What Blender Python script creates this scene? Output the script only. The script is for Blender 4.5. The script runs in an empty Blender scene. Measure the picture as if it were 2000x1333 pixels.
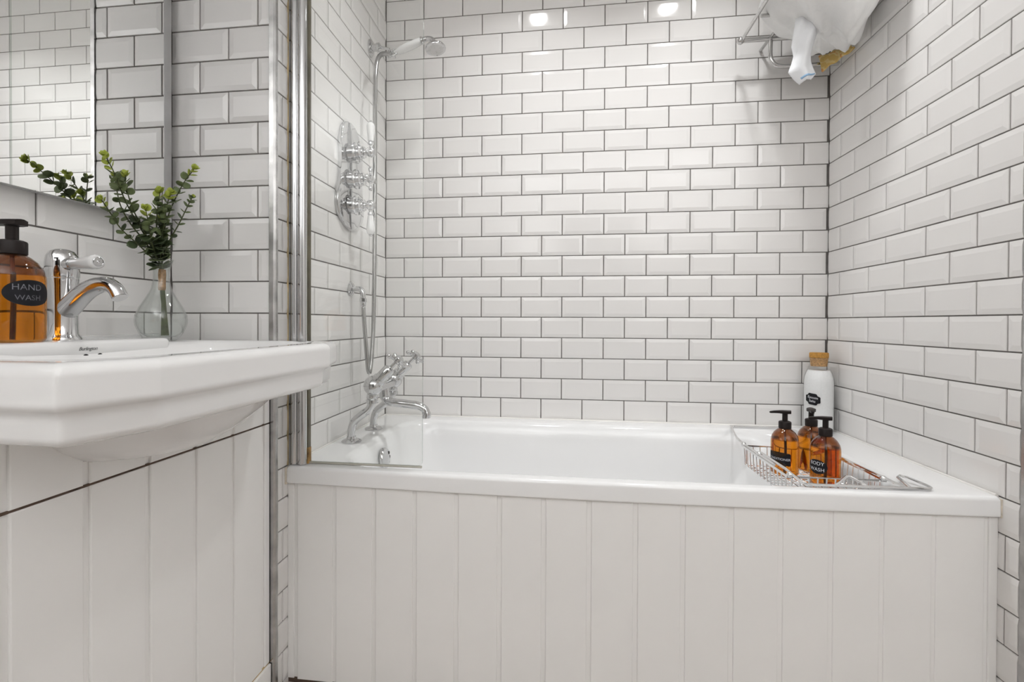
import bpy, bmesh, math, random
from mathutils import Vector, Matrix

random.seed(7)
S = bpy.context.scene
COL = S.collection

# ------------------------------------------------------------------ camera
cam = bpy.data.cameras.new('camera')
cam.sensor_width = 36.0
cam.lens = 932.3123 * 36.0 / 2000.0
cam.shift_x = (1000.0 - 978.7439) / 2000.0
cam.shift_y = (637.4135 - 666.5) / 2000.0
cam.clip_start = 0.02
camo = bpy.data.objects.new('camera', cam)
COL.objects.link(camo)
_R = Vector((0.99183212, 0.12748426, 0.00409985))
_U = Vector((-0.0050989, 0.00751123, 0.99995879))
_F = Vector((-0.12744821, 0.99181215, -0.00809991))
camo.matrix_world = Matrix(((_R.x, _U.x, -_F.x, 0.6869), (_R.y, _U.y, -_F.y, -1.7975),
                            (_R.z, _U.z, -_F.z, 0.9139), (0, 0, 0, 1)))
S.camera = camo

# ------------------------------------------------------------------ world, exposure
w = bpy.data.worlds.new('world')
S.world = w
w.use_nodes = True
w.node_tree.nodes['Background'].inputs[0].default_value = (0.9, 0.92, 1.0, 1)
w.node_tree.nodes['Background'].inputs[1].default_value = 0.05
S.view_settings.view_transform = 'Standard'
S.view_settings.look = 'None'
S.view_settings.gamma = 1.0
S.view_settings.use_curve_mapping = False
S.view_settings.exposure = 0.12
S.cycles.max_bounces = 12
S.cycles.diffuse_bounces = 6
S.cycles.glossy_bounces = 6
S.cycles.transmission_bounces = 12
S.cycles.transparent_max_bounces = 16
S.cycles.use_denoising = True
S.cycles.caustics_reflective = False
S.cycles.caustics_refractive = False
S.cycles.blur_glossy = 0.3

CEIL = 2.36
# (x, y, watts): recessed ceiling spots over the bath, mirrored in the top rows of the back wall tiles
DOWNLIGHTS = [(0.57, -0.47, 2.75), (1.157, -0.47, 2.95)]
# (x, y, z, watts): fill lamps added out of view behind the camera, washing the white ceiling
FILL_LAMPS = [(0.40, -3.0, 1.40, 17.3), (1.75, -2.85, 1.40, 18.0)]
LIGHT_COL = (0.982, 0.993, 1.0)
SPREAD = 122

# ------------------------------------------------------------------ materials
MATS = {}
def mat(name, col, rough=0.5, metal=0.0, var=0.03, scale=8.0, bump=0.0, bscale=30.0, trans=0.0, ior=1.45, coat=0.0, spec=0.5):
    if name in MATS: return MATS[name]
    m = bpy.data.materials.new(name); m.use_nodes = True
    nt = m.node_tree; b = nt.nodes['Principled BSDF']
    tc = nt.nodes.new('ShaderNodeTexCoord')
    n = nt.nodes.new('ShaderNodeTexNoise'); n.inputs['Scale'].default_value = scale; n.inputs['Detail'].default_value = 3
    nt.links.new(tc.outputs['Object'], n.inputs['Vector'])
    r = nt.nodes.new('ShaderNodeValToRGB')
    r.color_ramp.elements[0].position = 0.3; r.color_ramp.elements[1].position = 0.7
    r.color_ramp.elements[0].color = tuple(c * (1 - var) for c in col) + (1,)
    r.color_ramp.elements[1].color = tuple(min(1, c * (1 + var)) for c in col) + (1,)
    nt.links.new(n.outputs['Fac'], r.inputs['Fac'])
    nt.links.new(r.outputs['Color'], b.inputs['Base Color'])
    b.inputs['Roughness'].default_value = rough
    b.inputs['Metallic'].default_value = metal
    b.inputs['IOR'].default_value = ior
    b.inputs['Transmission Weight'].default_value = trans
    b.inputs['Coat Weight'].default_value = coat
    b.inputs['Specular IOR Level'].default_value = spec
    if bump > 0:
        n2 = nt.nodes.new('ShaderNodeTexNoise'); n2.inputs['Scale'].default_value = bscale; n2.inputs['Detail'].default_value = 2
        nt.links.new(tc.outputs['Object'], n2.inputs['Vector'])
        bp = nt.nodes.new('ShaderNodeBump'); bp.inputs['Strength'].default_value = bump; bp.inputs['Distance'].default_value = 0.002
        nt.links.new(n2.outputs['Fac'], bp.inputs['Height'])
        nt.links.new(bp.outputs['Normal'], b.inputs['Normal'])
    MATS[name] = m
    return m

def mat_clear(name, tint, ior=1.45, rough=0.0, fac=1.0, power=5.0):
    """thin clear sheet: fresnel mix of tinted transparency and gloss"""
    if name in MATS: return MATS[name]
    m = bpy.data.materials.new(name); m.use_nodes = True
    nt = m.node_tree; nt.nodes.remove(nt.nodes['Principled BSDF'])
    out = nt.nodes['Material Output']
    t = nt.nodes.new('ShaderNodeBsdfTransparent'); t.inputs[0].default_value = tint + (1,)
    g = nt.nodes.new('ShaderNodeBsdfGlossy'); g.inputs['Roughness'].default_value = rough
    lw = nt.nodes.new('ShaderNodeLayerWeight'); lw.inputs[0].default_value = 0.5
    pw = nt.nodes.new('ShaderNodeMath'); pw.operation = 'POWER'; pw.inputs[1].default_value = power
    f0 = ((ior - 1) / (ior + 1)) ** 2
    mx = nt.nodes.new('ShaderNodeMath'); mx.operation = 'MULTIPLY_ADD'; mx.inputs[1].default_value = (1 - f0) * fac; mx.inputs[2].default_value = f0 * fac
    mix = nt.nodes.new('ShaderNodeMixShader')
    nt.links.new(lw.outputs['Facing'], pw.inputs[0]); nt.links.new(pw.outputs[0], mx.inputs[0]); nt.links.new(mx.outputs[0], mix.inputs[0])
    nt.links.new(t.outputs[0], mix.inputs[1]); nt.links.new(g.outputs[0], mix.inputs[2])
    nt.links.new(mix.outputs[0], out.inputs[0])
    MATS[name] = m
    return m

def mat_emit(name, col, s):
    m = bpy.data.materials.new(name); m.use_nodes = True
    b = m.node_tree.nodes['Principled BSDF']
    b.inputs['Emission Color'].default_value = col + (1,); b.inputs['Emission Strength'].default_value = s
    MATS[name] = m; return m

TILE = mat('glazed_white_tile', (0.83, 0.815, 0.80), rough=0.09, var=0.012, scale=3, bump=0.05, bscale=14)
GROUT = mat('grey_grout', (0.20, 0.185, 0.175), rough=0.9, var=0.25, scale=25)
PAINT = mat('satin_white_paint', (0.87, 0.86, 0.845), rough=0.32, var=0.015, scale=5, bump=0.03, bscale=60)
GAPDARK = mat('dark_joint', (0.09, 0.06, 0.045), rough=0.9, var=0.4, scale=40)
CEILM = mat('ceiling_paint', (0.86, 0.855, 0.85), rough=0.8, var=0.01)
PLAINW = mat('plain_white_wall', (0.84, 0.83, 0.82), rough=0.4, var=0.02)
FLOORM = mat('brown_floor', (0.46, 0.41, 0.37), rough=0.45, var=0.3, scale=12)
CHROME = mat('chrome', (0.64, 0.64, 0.645), rough=0.07, metal=1.0, var=0.01)
CHROME2 = mat('worn_chrome', (0.58, 0.575, 0.57), rough=0.16, metal=1.0, var=0.06, scale=40)
ALU = mat('brushed_aluminium', (0.48, 0.475, 0.47), rough=0.27, metal=1.0, var=0.22, scale=26, bump=0.1, bscale=40)
CERAM = mat('white_ceramic', (0.81, 0.806, 0.80), rough=0.07, var=0.006, coat=0.3)
ACRYL = mat('bath_enamel', (0.88, 0.88, 0.88), rough=0.12, var=0.006, coat=0.2)
BLACKP = mat('black_pump_plastic', (0.020, 0.015, 0.014), rough=0.38, var=0.2, spec=0.2)
LABEL = mat('chalkboard_label', (0.014, 0.014, 0.017), rough=0.6, var=0.25, scale=60, spec=0.2)
CHALK = mat('chalk_ink', (0.78, 0.80, 0.84), rough=0.8, var=0.1, scale=200)
INK = mat('black_print', (0.02, 0.02, 0.02), rough=0.5, var=0.1)
CORK = mat('cork', (0.52, 0.30, 0.13), rough=0.85, var=0.35, scale=180, bump=0.6, bscale=300)
CORKTOP = mat('cork_cap', (0.50, 0.25, 0.05), rough=0.7, var=0.25, scale=150, bump=0.3, bscale=260)
SALT = mat('white_salts', (0.90, 0.90, 0.90), rough=0.9, var=0.02, scale=200, bump=0.3, bscale=500)
SILIC = mat('stained_silicone', (0.42, 0.32, 0.17), rough=0.6, var=0.5, scale=18)
SILICW = mat('white_silicone', (0.83, 0.81, 0.78), rough=0.4, var=0.04, scale=14)
SEAL = mat('olive_rubber_seal', (0.13, 0.115, 0.075), rough=0.45, var=0.35, scale=16)
RUST = mat('rusty_seal', (0.30, 0.17, 0.055), rough=0.7, var=0.5, scale=60)
HOSE = mat('chrome_hose', (0.47, 0.467, 0.46), rough=0.2, metal=1.0, var=0.05)
DARKH = mat('dark_hole', (0.02, 0.02, 0.02), rough=0.8)
CLOTH = mat('white_cotton', (0.84, 0.84, 0.83), rough=0.95, var=0.03, scale=20, bump=0.5, bscale=120)
CLOTH2 = mat('bright_cotton', (0.86, 0.87, 0.89), rough=0.9, var=0.02, scale=30, bump=0.4, bscale=90)
BLUEH = mat('blue_hem', (0.33, 0.52, 0.74), rough=0.9, var=0.06)
TWINE = mat('raffia_twine', (0.36, 0.20, 0.09), rough=0.9, var=0.35, scale=220)
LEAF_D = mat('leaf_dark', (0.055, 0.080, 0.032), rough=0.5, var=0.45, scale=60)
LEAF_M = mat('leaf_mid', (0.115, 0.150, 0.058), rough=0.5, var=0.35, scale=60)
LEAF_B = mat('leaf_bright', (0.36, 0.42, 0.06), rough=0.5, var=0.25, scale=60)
STEM = mat('stem_green', (0.07, 0.085, 0.03), rough=0.6, var=0.3, scale=80)
SCREEN = mat_clear('screen_glass', (0.985, 0.99, 0.985), ior=1.5, fac=0.9)
SCREENE = mat('glass_edge_green', (0.66, 0.68, 0.65), rough=0.15, var=0.05)
VASEG = mat_clear('vase_glass', (0.962, 0.974, 0.968), ior=1.55, power=3.4)
JARG = mat_clear('jar_glass', (0.975, 0.98, 0.98), ior=1.45)
AMBER = mat_clear('amber_glass', (0.88, 0.58, 0.25), ior=1.45)
AMBER_SHADED = mat_clear('shaded_amber_glass', (0.50, 0.27, 0.13), ior=1.5, power=3.0)  # darker tint stands in for internal reflections in the empty bottle shoulder
LIQ = mat('amber_liquid', (1.0, 0.76, 0.22), rough=0.02, trans=1.0, ior=1.33, var=0.02)
MIRR = mat('mirror_silver', (0.93, 0.935, 0.93), rough=0.0, metal=1.0, var=0.0)

def mat_pattern():
    m = bpy.data.materials.new('yellow_print_cotton'); m.use_nodes = True
    nt = m.node_tree; b = nt.nodes['Principled BSDF']; b.inputs['Roughness'].default_value = 0.9
    tc = nt.nodes.new('ShaderNodeTexCoord')
    v = nt.nodes.new('ShaderNodeTexVoronoi'); v.inputs['Scale'].default_value = 55
    nt.links.new(tc.outputs['Object'], v.inputs['Vector'])
    r = nt.nodes.new('ShaderNodeValToRGB'); r.color_ramp.interpolation = 'CONSTANT'
    e = r.color_ramp.elements
    e[0].position = 0.0; e[0].color = (0.03, 0.05, 0.03, 1)
    e[1].position = 0.13; e[1].color = (0.72, 0.50, 0.17, 1)
    x = e.new(0.55); x.color = (0.80, 0.63, 0.28, 1)
    x = e.new(0.8); x.color = (0.72, 0.36, 0.12, 1)
    nt.links.new(v.outputs['Distance'], r.inputs['Fac']); nt.links.new(r.outputs['Color'], b.inputs['Base Color'])
    return m
PRINT = mat_pattern()

# ------------------------------------------------------------------ builders
ORG = {}
def new_bm(): return bmesh.new()

def link(name, bm, m, parent=None, smooth=False, origin=None):
    """one mesh object. Geometry is given in world coordinates; the object's origin is moved to `origin`."""
    o_parent = ORG[parent.name] if parent is not None else None
    base = Vector(origin) if origin is not None else (Vector(o_parent) if parent is not None else Vector((0, 0, 0)))
    if base.length > 0: bmesh.ops.translate(bm, verts=bm.verts, vec=-base)
    me = bpy.data.meshes.new(name)
    bm.normal_update(); bm.to_mesh(me); bm.free()
    me.materials.append(m)
    if smooth:
        me.polygons.foreach_set('use_smooth', [True] * len(me.polygons))
        if smooth != 'all':
            me.set_sharp_from_angle(angle=math.radians(38))
    o = bpy.data.objects.new(name, me); COL.objects.link(o)
    if parent is not None:
        o.parent = parent
        o.location = base - Vector(o_parent)
    else:
        o.location = base
    ORG[o.name] = tuple(base)
    return o

def tag(o, label, cat, group=None, kind=None):
    o['label'] = label; o['category'] = cat
    if group: o['group'] = group
    if kind: o['kind'] = kind
    return o

def thing(name, loc, label, cat, group=None):
    o = bpy.data.objects.new(name, None); COL.objects.link(o)
    o.empty_display_size = 0.02
    o.location = loc; ORG[o.name] = tuple(loc)
    return tag(o, label, cat, group)

def box(bm, x0, x1, y0, y1, z0, z1, bev=0.0):
    vs = [bm.verts.new(p) for p in ((x0, y0, z0), (x1, y0, z0), (x1, y1, z0), (x0, y1, z0), (x0, y0, z1), (x1, y0, z1), (x1, y1, z1), (x0, y1, z1))]
    fs = [bm.faces.new([vs[i] for i in f]) for f in ((0, 3, 2, 1), (4, 5, 6, 7), (0, 1, 5, 4), (1, 2, 6, 5), (2, 3, 7, 6), (3, 0, 4, 7))]
    if bev > 0:
        es = list({e for f in fs for e in f.edges})
        bmesh.ops.bevel(bm, geom=es, offset=bev, segments=2, affect='EDGES', profile=0.6)
    return bm

def frame_of(d):
    d = Vector(d).normalized()
    a = Vector((0, 0, 1)) if abs(d.z) < 0.9 else Vector((1, 0, 0))
    u = d.cross(a).normalized(); v = d.cross(u).normalized()
    return d, u, v

def lathe(bm, prof, origin=(0, 0, 0), axis=(0, 0, 1), n=32, cap=True):
    """prof: list of (radius, height along axis)"""
    d, u, v = frame_of(axis); o = Vector(origin); rings = []
    for r, h in prof:
        rings.append([bm.verts.new(o + d * h + (u * math.cos(2 * math.pi * i / n) + v * math.sin(2 * math.pi * i / n)) * max(r, 1e-5)) for i in range(n)])
    for a, b in zip(rings, rings[1:]):
        for i in range(n):
            bm.faces.new((a[i], a[(i + 1) % n], b[(i + 1) % n], b[i]))
    if cap:
        bm.faces.new(rings[0][::-1]); bm.faces.new(rings[-1])
    bmesh.ops.recalc_face_normals(bm, faces=bm.faces)
    return bm

def tube(bm, pts, rad, n=10, cap=True, closed=False):
    """sweep a circle along points; rad a number or a list"""
    P = [Vector(p) for p in pts]; k = len(P)
    rads = rad if isinstance(rad, (list, tuple)) else [rad] * k
    T = []
    for i in range(k):
        if closed: t = P[(i + 1) % k] - P[i - 1]
        else: t = P[min(i + 1, k - 1)] - P[max(i - 1, 0)]
        T.append(t.normalized())
    _, u, _ = frame_of(T[0]); rings = []
    for i in range(k):
        u = (u - T[i] * u.dot(T[i])).normalized(); v = T[i].cross(u)
        rings.append([bm.verts.new(P[i] + (u * math.cos(2 * math.pi * j / n) + v * math.sin(2 * math.pi * j / n)) * rads[i]) for j in range(n)])
    m = k if closed else k - 1
    for i in range(m):
        a, b = rings[i], rings[(i + 1) % k]
        for j in range(n): bm.faces.new((a[j], a[(j + 1) % n], b[(j + 1) % n], b[j]))
    if cap and not closed:
        bm.faces.new(rings[0][::-1]); bm.faces.new(rings[-1])
    bmesh.ops.recalc_face_normals(bm, faces=bm.faces)
    return bm

def smoothpath(pts, sub=6):
    """Catmull-Rom through points"""
    P = [Vector(p) for p in pts]; out = []
    for i in range(len(P) - 1):
        p0, p1, p2, p3 = P[max(i - 1, 0)], P[i], P[i + 1], P[min(i + 2, len(P) - 1)]
        for s in range(sub):
            t = s / sub
            out.append(0.5 * ((2 * p1) + (p2 - p0) * t + (2 * p0 - 5 * p1 + 4 * p2 - p3) * t * t + (3 * p1 - p0 - 3 * p2 + p3) * t ** 3))
    out.append(P[-1]); return out

def sphere(bm, c, r, n=16, sx=1, sy=1, sz=1):
    m = Matrix.Translation(c) @ Matrix.Diagonal((sx, sy, sz, 1))
    bmesh.ops.create_uvsphere(bm, u_segments=n, v_segments=max(6, n // 2), radius=r, matrix=m)
    return bm

def prism(bm, outline, a0, a1, axis='x', bev=0.0):
    """outline of 2-D points extruded along axis; (u,v) are the other two axes in x,y,z order"""
    def mk(p, a):
        return {'x': (a, p[0], p[1]), 'y': (p[0], a, p[1]), 'z': (p[0], p[1], a)}[axis]
    A = [bm.verts.new(mk(p, a0)) for p in outline]; B = [bm.verts.new(mk(p, a1)) for p in outline]
    n = len(outline)
    for i in range(n): bm.faces.new((A[i], A[(i + 1) % n], B[(i + 1) % n], B[i]))
    bm.faces.new(A[::-1]); f = bm.faces.new(B)
    if bev > 0:
        bmesh.ops.bevel(bm, geom=list(f.edges), offset=bev, segments=3, affect='EDGES', profile=0.5)
    bmesh.ops.recalc_face_normals(bm, faces=bm.faces)
    return bm

def bridge(bm, loops, close_first=False, close_last=False):
    rings = [[bm.verts.new(p) for p in L] for L in loops]
    n = len(rings[0])
    for a, b in zip(rings, rings[1:]):
        for i in range(n): bm.faces.new((a[i], a[(i + 1) % n], b[(i + 1) % n], b[i]))
    if close_first: bm.faces.new(rings[0][::-1])
    if close_last: bm.faces.new(rings[-1])
    bmesh.ops.recalc_face_normals(bm, faces=bm.faces)
    return bm

def text_bm(txt, size, place, shear=0.0, space=1.0, thin=0.0):
    """flat lettering: place(u, v) maps text coordinates (centred) to world points"""
    cu = bpy.data.curves.new('lettering', 'FONT'); cu.body = txt; cu.size = size
    cu.align_x = 'CENTER'; cu.align_y = 'CENTER'; cu.shear = shear; cu.space_character = space
    cu.offset = thin; cu.resolution_u = 3
    o = bpy.data.objects.new('lettering_tmp', cu); COL.objects.link(o)
    dg = bpy.context.evaluated_depsgraph_get()
    me = bpy.data.meshes.new_from_object(o.evaluated_get(dg))
    bm = bmesh.new(); bm.from_mesh(me)
    bmesh.ops.subdivide_edges(bm, edges=[e for e in bm.edges if e.calc_length() > size * 0.25], cuts=1)
    bmesh.ops.triangulate(bm, faces=bm.faces)
    for v in bm.verts: v.co = place(v.co.x, v.co.y)
    bpy.data.objects.remove(o); bpy.data.curves.remove(cu); bpy.data.meshes.remove(me)
    return bm

# ------------------------------------------------------------------ the setting
W = 1.6038          # alcove width
P, Q = 0.1525, 0.0767   # tile pitch
Z15 = 1.01          # height of joint line 15
YR = -0.731         # return wall
XL = -0.2727        # mirror wall
YE = -0.7145         # front end of the alcove walls
def zline(k): return Z15 + (15 - k) * Q

def struct(name, bm, m, label, cat, origin=None):
    return tag(link(name, bm, m, origin=origin), label, cat, kind='structure')

wall_back = struct('wall_back', box(new_bm(), -0.05, W + 0.05, 0.0025, 0.10, 0, CEIL), GROUT, 'back wall of the bath alcove covered in white bevelled metro tiles', 'wall')
wall_alcove = struct('wall_alcove', box(new_bm(), -0.005, -0.0025, YR + 0.002, 0.0025, 0, CEIL), GROUT, 'narrow tiled end wall behind the bath taps and shower valve', 'wall')
wall_right = struct('wall_right', box(new_bm(), W + 0.0025, W + 0.10, YE, 0.0025, 0, CEIL), GROUT, 'right hand tiled wall at the sloping end of the bath', 'wall')
wall_return = struct('wall_return', box(new_bm(), XL - 0.05, -0.010, YR + 0.0025, YR + 0.08, 0, CEIL), GROUT, 'short tiled wall facing the camera behind the vase', 'wall')
wall_left = struct('wall_left', box(new_bm(), XL - 0.10, XL - 0.0025, -1.80, YR + 0.0025, 0, CEIL), GROUT, 'tiled wall behind the basin carrying the mirror', 'wall')
struct('floor', box(new_bm(), XL - 0.1, 2.3, -3.45, 0.10, -0.06, 0), FLOORM, 'brown bathroom floor, a sliver below the bath panel', 'floor')
struct('ceiling', box(new_bm(), XL - 0.1, 2.3, -3.45, 0.10, CEIL, CEIL + 0.06), CEILM, 'plain white ceiling above the bathroom', 'ceiling')
struct('wall_front', box(new_bm(), XL - 0.1, 2.3, -3.45, -3.4, 0, CEIL), PLAINW, 'plain white wall behind the camera', 'wall')
struct('wall_side', box(new_bm(), 2.2, 2.3, -3.4, YE - 0.02, 0, CEIL), PLAINW, 'plain white wall on the far right of the room', 'wall')
struct('wall_passage', box(new_bm(), XL - 0.10, XL + 0.004, -3.4, -1.8005, 0, CEIL), PLAINW, 'plain white wall beyond the basin, nearer the added door', 'wall')
door = struct('added_dark_door', box(new_bm(), 0.62, 1.44, -3.398, -3.36, 0.0, 2.03, 0.003), mat('reflected_dark_paint', (0.06, 0.055, 0.05), rough=0.45, var=0.1), 'unseen dark door added behind the camera to darken the chrome reflections', 'door')  # added out of view so the chrome has something dark to reflect
link('added_door_handle', tube(new_bm(), [(0.69, -3.36, 1.0), (0.69, -3.31, 1.0), (0.80, -3.31, 1.0)], 0.009, n=10), mat('door_chrome', (0.6, 0.6, 0.6), rough=0.2, metal=1.0), door, smooth=True)
struct('wall_nib', box(new_bm(), W + 0.012, 2.25, YE - 0.010, YE + 0.06, 0, CEIL), PLAINW, 'short wall turning right past the end of the alcove', 'wall')

# --- tiles, each an object
TB, TT = 0.0125, 0.0017
TILE_MESH = {}
def tile_mesh(face, wd, ht, cl, cr):
    """face: outward normal key; wd x ht; cl/cr: left or right side is a cut (unbevelled) edge"""
    key = (face, round(wd, 4), round(ht, 4), cl, cr)
    if key in TILE_MESH: return TILE_MESH[key]
    x0, x1, z0, z1 = -wd / 2, wd / 2, -ht / 2, ht / 2
    b = min(TB, wd * 0.35)
    bx0 = x0 + (0.0008 if cl else b); bx1 = x1 - (0.0008 if cr else b)
    def V(a, z, d):   # a along wall, d outward
        return {'-y': (a, -d, z), '-x': (-d, a, z), '+x': (d, a, z)}[face]
    e0, e1 = 0.0006, 0.0012
    L = [(x0, x1, z0, z1, -0.004), (x0, x1, z0, z1, -e1), (x0 + e0, x1 - e0, z0 + e0, z1 - e0, 0.0), (bx0, bx1, z0 + TB, z1 - TB, TT)]
    if cl: L[3] = (x0 + e0 + 0.0004, L[3][1], L[3][2], L[3][3], TT)
    if cr: L[3] = (L[3][0], x1 - e0 - 0.0004, L[3][2], L[3][3], TT)
    bm = bmesh.new(); rings = []
    for a0, a1, c0, c1, d in L:
        rings.append([bm.verts.new(V(a, z, d)) for a, z in ((a0, c0), (a1, c0), (a1, c1), (a0, c1))])
    for A, B in zip(rings, rings[1:]):
        for i in range(4): bm.faces.new((A[i], A[(i + 1) % 4], B[(i + 1) % 4], B[i]))
    bm.faces.new(rings[-1])
    bmesh.ops.recalc_face_normals(bm, faces=bm.faces)
    # make sure the face looks outward
    bm.faces.ensure_lookup_table(); f = bm.faces[len(bm.faces) - 1]
    out = Vector({'-y': (0, -1, 0), '-x': (-1, 0, 0), '+x': (1, 0, 0)}[face])
    if f.normal.dot(out) < 0: bmesh.ops.reverse_faces(bm, faces=bm.faces)
    me = bpy.data.meshes.new('tile'); bm.to_mesh(me); bm.free(); me.materials.append(TILE)
    TILE_MESH[key] = me
    return me

def lay(wall, face, plane, a_lo, a_hi, phase, k0, k1, z_lo=0.0, z_hi=CEIL, skip=None):
    """phase: a joint position on even rows; rows k0..k1 hang under joint line k"""
    base = Vector(ORG[wall.name])
    for k in range(k0, k1 + 1):
        zt, zb = zline(k) - 0.0015, zline(k + 1) + 0.0015
        zt, zb = min(zt, z_hi), max(zb, z_lo)
        if zt - zb < 0.008: continue
        ph = phase + (0.0 if k % 2 == 0 else P / 2)
        i = math.floor((a_lo - ph) / P)
        while ph + i * P < a_hi - 0.002:
            L, R = ph + i * P + 0.0017, ph + (i + 1) * P - 0.0017
            i += 1
            cl = L < a_lo + 0.0005; cr = R > a_hi - 0.0005
            L, R = max(L, a_lo + 0.0006), min(R, a_hi - 0.0006)
            if R - L < 0.006: continue
            if skip and skip(L, (zt + zb) / 2): continue
            if face in ('-y',): me = tile_mesh(face, R - L, zt - zb, cl, cr)
            else: me = tile_mesh(face, R - L, zt - zb, cl, cr)
            o = bpy.data.objects.new('tile', me); COL.objects.link(o); o.parent = wall
            c = {'-y': Vector(((L + R) / 2, plane, (zt + zb) / 2)), '-x': Vector((plane, (L + R) / 2, (zt + zb) / 2)), '+x': Vector((plane, (L + R) / 2, (zt + zb) / 2))}[face]
            o.location = c - base
            j = lambda: random.gauss(0, 0.0016)
            o.rotation_euler = (j() if face == '-y' else 0, j() if face != '-y' else 0, j())

lay(wall_back, '-y', 0.0, 0.0, W, 0.1502, -3, 20, z_lo=0.545)
lay(wall_alcove, '+x', 0.0, -0.7215, -0.004, -0.6169, -3, 28, skip=lambda a, z: z < 0.50 and a > -0.655)
lay(wall_right, '-x', W, YE + 0.001, -0.004, -0.0697, -3, 28, skip=lambda a, z: z < 0.50 and a > -0.640)
lay(wall_return, '-y', YR, XL + 0.0022, -0.0105, -0.1945, -3, 16, z_lo=0.84)
lay(wall_left, '+x', XL, -1.80, YR - 0.0022, -0.8065, -3, 17, z_lo=0.776, skip=lambda a, z: (1.20 < z < 1.96 and -1.70 < a < -0.80) or (z < 0.856 and a > -1.45))

# --- trims on the tile corners
def metal_trim(name, x0, x1, y0, y1, label):
    r = random.Random(3); bm = new_bm(); n = 60; loops = []
    for i in range(n + 1):
        z = CEIL * i / n; d = r.uniform(-0.0007, 0.0007)
        loops.append([(x0, y0, z), (x0 + (x1 - x0) * 0.72 + d, y0 + d * 0.5, z), (x1 + d, y0 + (y1 - y0) * 0.3, z), (x1 + d, y1, z), (x0, y1, z)])
    bridge(bm, loops, True, True)
    return tag(link(name, bm, ALU, smooth=True), label, 'tile trim', kind='structure')
metal_trim('trim_1', -0.0098, 0.0052, YR - 0.0045, -0.7225, 'grey metal corner trim between basin wall and shower alcove')
metal_trim('trim_2', W - 0.0015, W + 0.03, YE - 0.016, YE - 0.0005, 'grey metal edge trim at the right end of the bath wall')

# --- boxing below the basin: tongue and groove boards
BX = -0.0065
wall_boxing = struct('wall_boxing', box(new_bm(), BX - 0.012, BX - 0.0042, -2.2, YR - 0.006, 0, 0.764), PAINT, 'white tongue and groove boxing below the basin', 'wall panel')
def board(name, parent, x0, x1, y0, y1, z0, z1, face, m=PAINT):
    bm = new_bm(); box(bm, x0, x1, y0, y1, z0, z1)
    c = 0.0022
    ax = 0 if face == 'x' else 1
    lim = max(v.co[ax] for v in bm.verts) if face == 'x' else min(v.co[ax] for v in bm.verts)
    es = [e for e in bm.edges if all(abs(v.co[ax] - lim) < 1e-6 for v in e.verts)]
    bmesh.ops.bevel(bm, geom=es, offset=c, segments=2, affect='EDGES', profile=0.5)
    return link(name, bm, m, parent, origin=((x0 + x1) / 2, (y0 + y1) / 2, z0))
gy = [YR - 0.006] + [-0.7605 - 0.1047 * i for i in range(14)]
for i in range(len(gy) - 1):
    a, b = gy[i], gy[i + 1]
    a2 = a - (0.0050 if i else 0.0); b2 = b + 0.0050
    for (z0, z1) in ((0.0955, 0.6686), (0.6716, 0.764)):
        board('board', wall_boxing, BX - 0.006, BX, b2, a2, z0, z1, 'x')
struct('trim_3', box(new_bm(), XL + 0.003, BX + 0.002, -2.19, -1.288, 0.7644, 0.7745), PAINT, 'white painted top of the boxing on the near side of the basin', 'shelf')
link('joint', box(new_bm(), BX - 0.004, BX - 0.0018, -2.19, YR - 0.006, 0.6682, 0.6720), GAPDARK, wall_boxing)
link('skirting', box(new_bm(), BX - 0.004, BX + 0.004, -2.19, YR - 0.006, 0.0, 0.092, 0.002), PAINT, wall_boxing)
link('skirting_joint', box(new_bm(), BX - 0.004, BX - 0.0016, -2.19, YR - 0.006, 0.0915, 0.0958), SILIC, wall_boxing)

# ------------------------------------------------------------------ downlights
for i, (x, y, p) in enumerate(DOWNLIGHTS):
    where = ['above the tap end of the bath', 'above the right half of the bath'][i]
    t = thing('ceiling_downlight', (x, y, CEIL), 'round recessed white downlight in the ceiling ' + where, 'downlight', 'recessed ceiling downlights')
    link('bezel', lathe(new_bm(), [(0.052, -0.001), (0.052, -0.004), (0.046, -0.007), (0.041, -0.006), (0.040, -0.001)], (x, y, CEIL), n=32), CHROME2, t, smooth=True)
    if 'lens' not in MATS: mat_emit('lens', (1.0, 0.95, 0.88), 12.0)
    link('lens', lathe(new_bm(), [(0.0, -0.0035), (0.039, -0.0035)], (x, y, CEIL), n=24, cap=False), MATS['lens'], t)
    l = bpy.data.lights.new('downlight_lamp', 'AREA'); l.shape = 'DISK'; l.size = 0.075; l.energy = p; l.color = LIGHT_COL
    l.spread = math.radians(SPREAD)
    lo = bpy.data.objects.new('downlight_lamp', l); COL.objects.link(lo); lo.parent = t; lo.location = (0, 0, -0.010)

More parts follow.
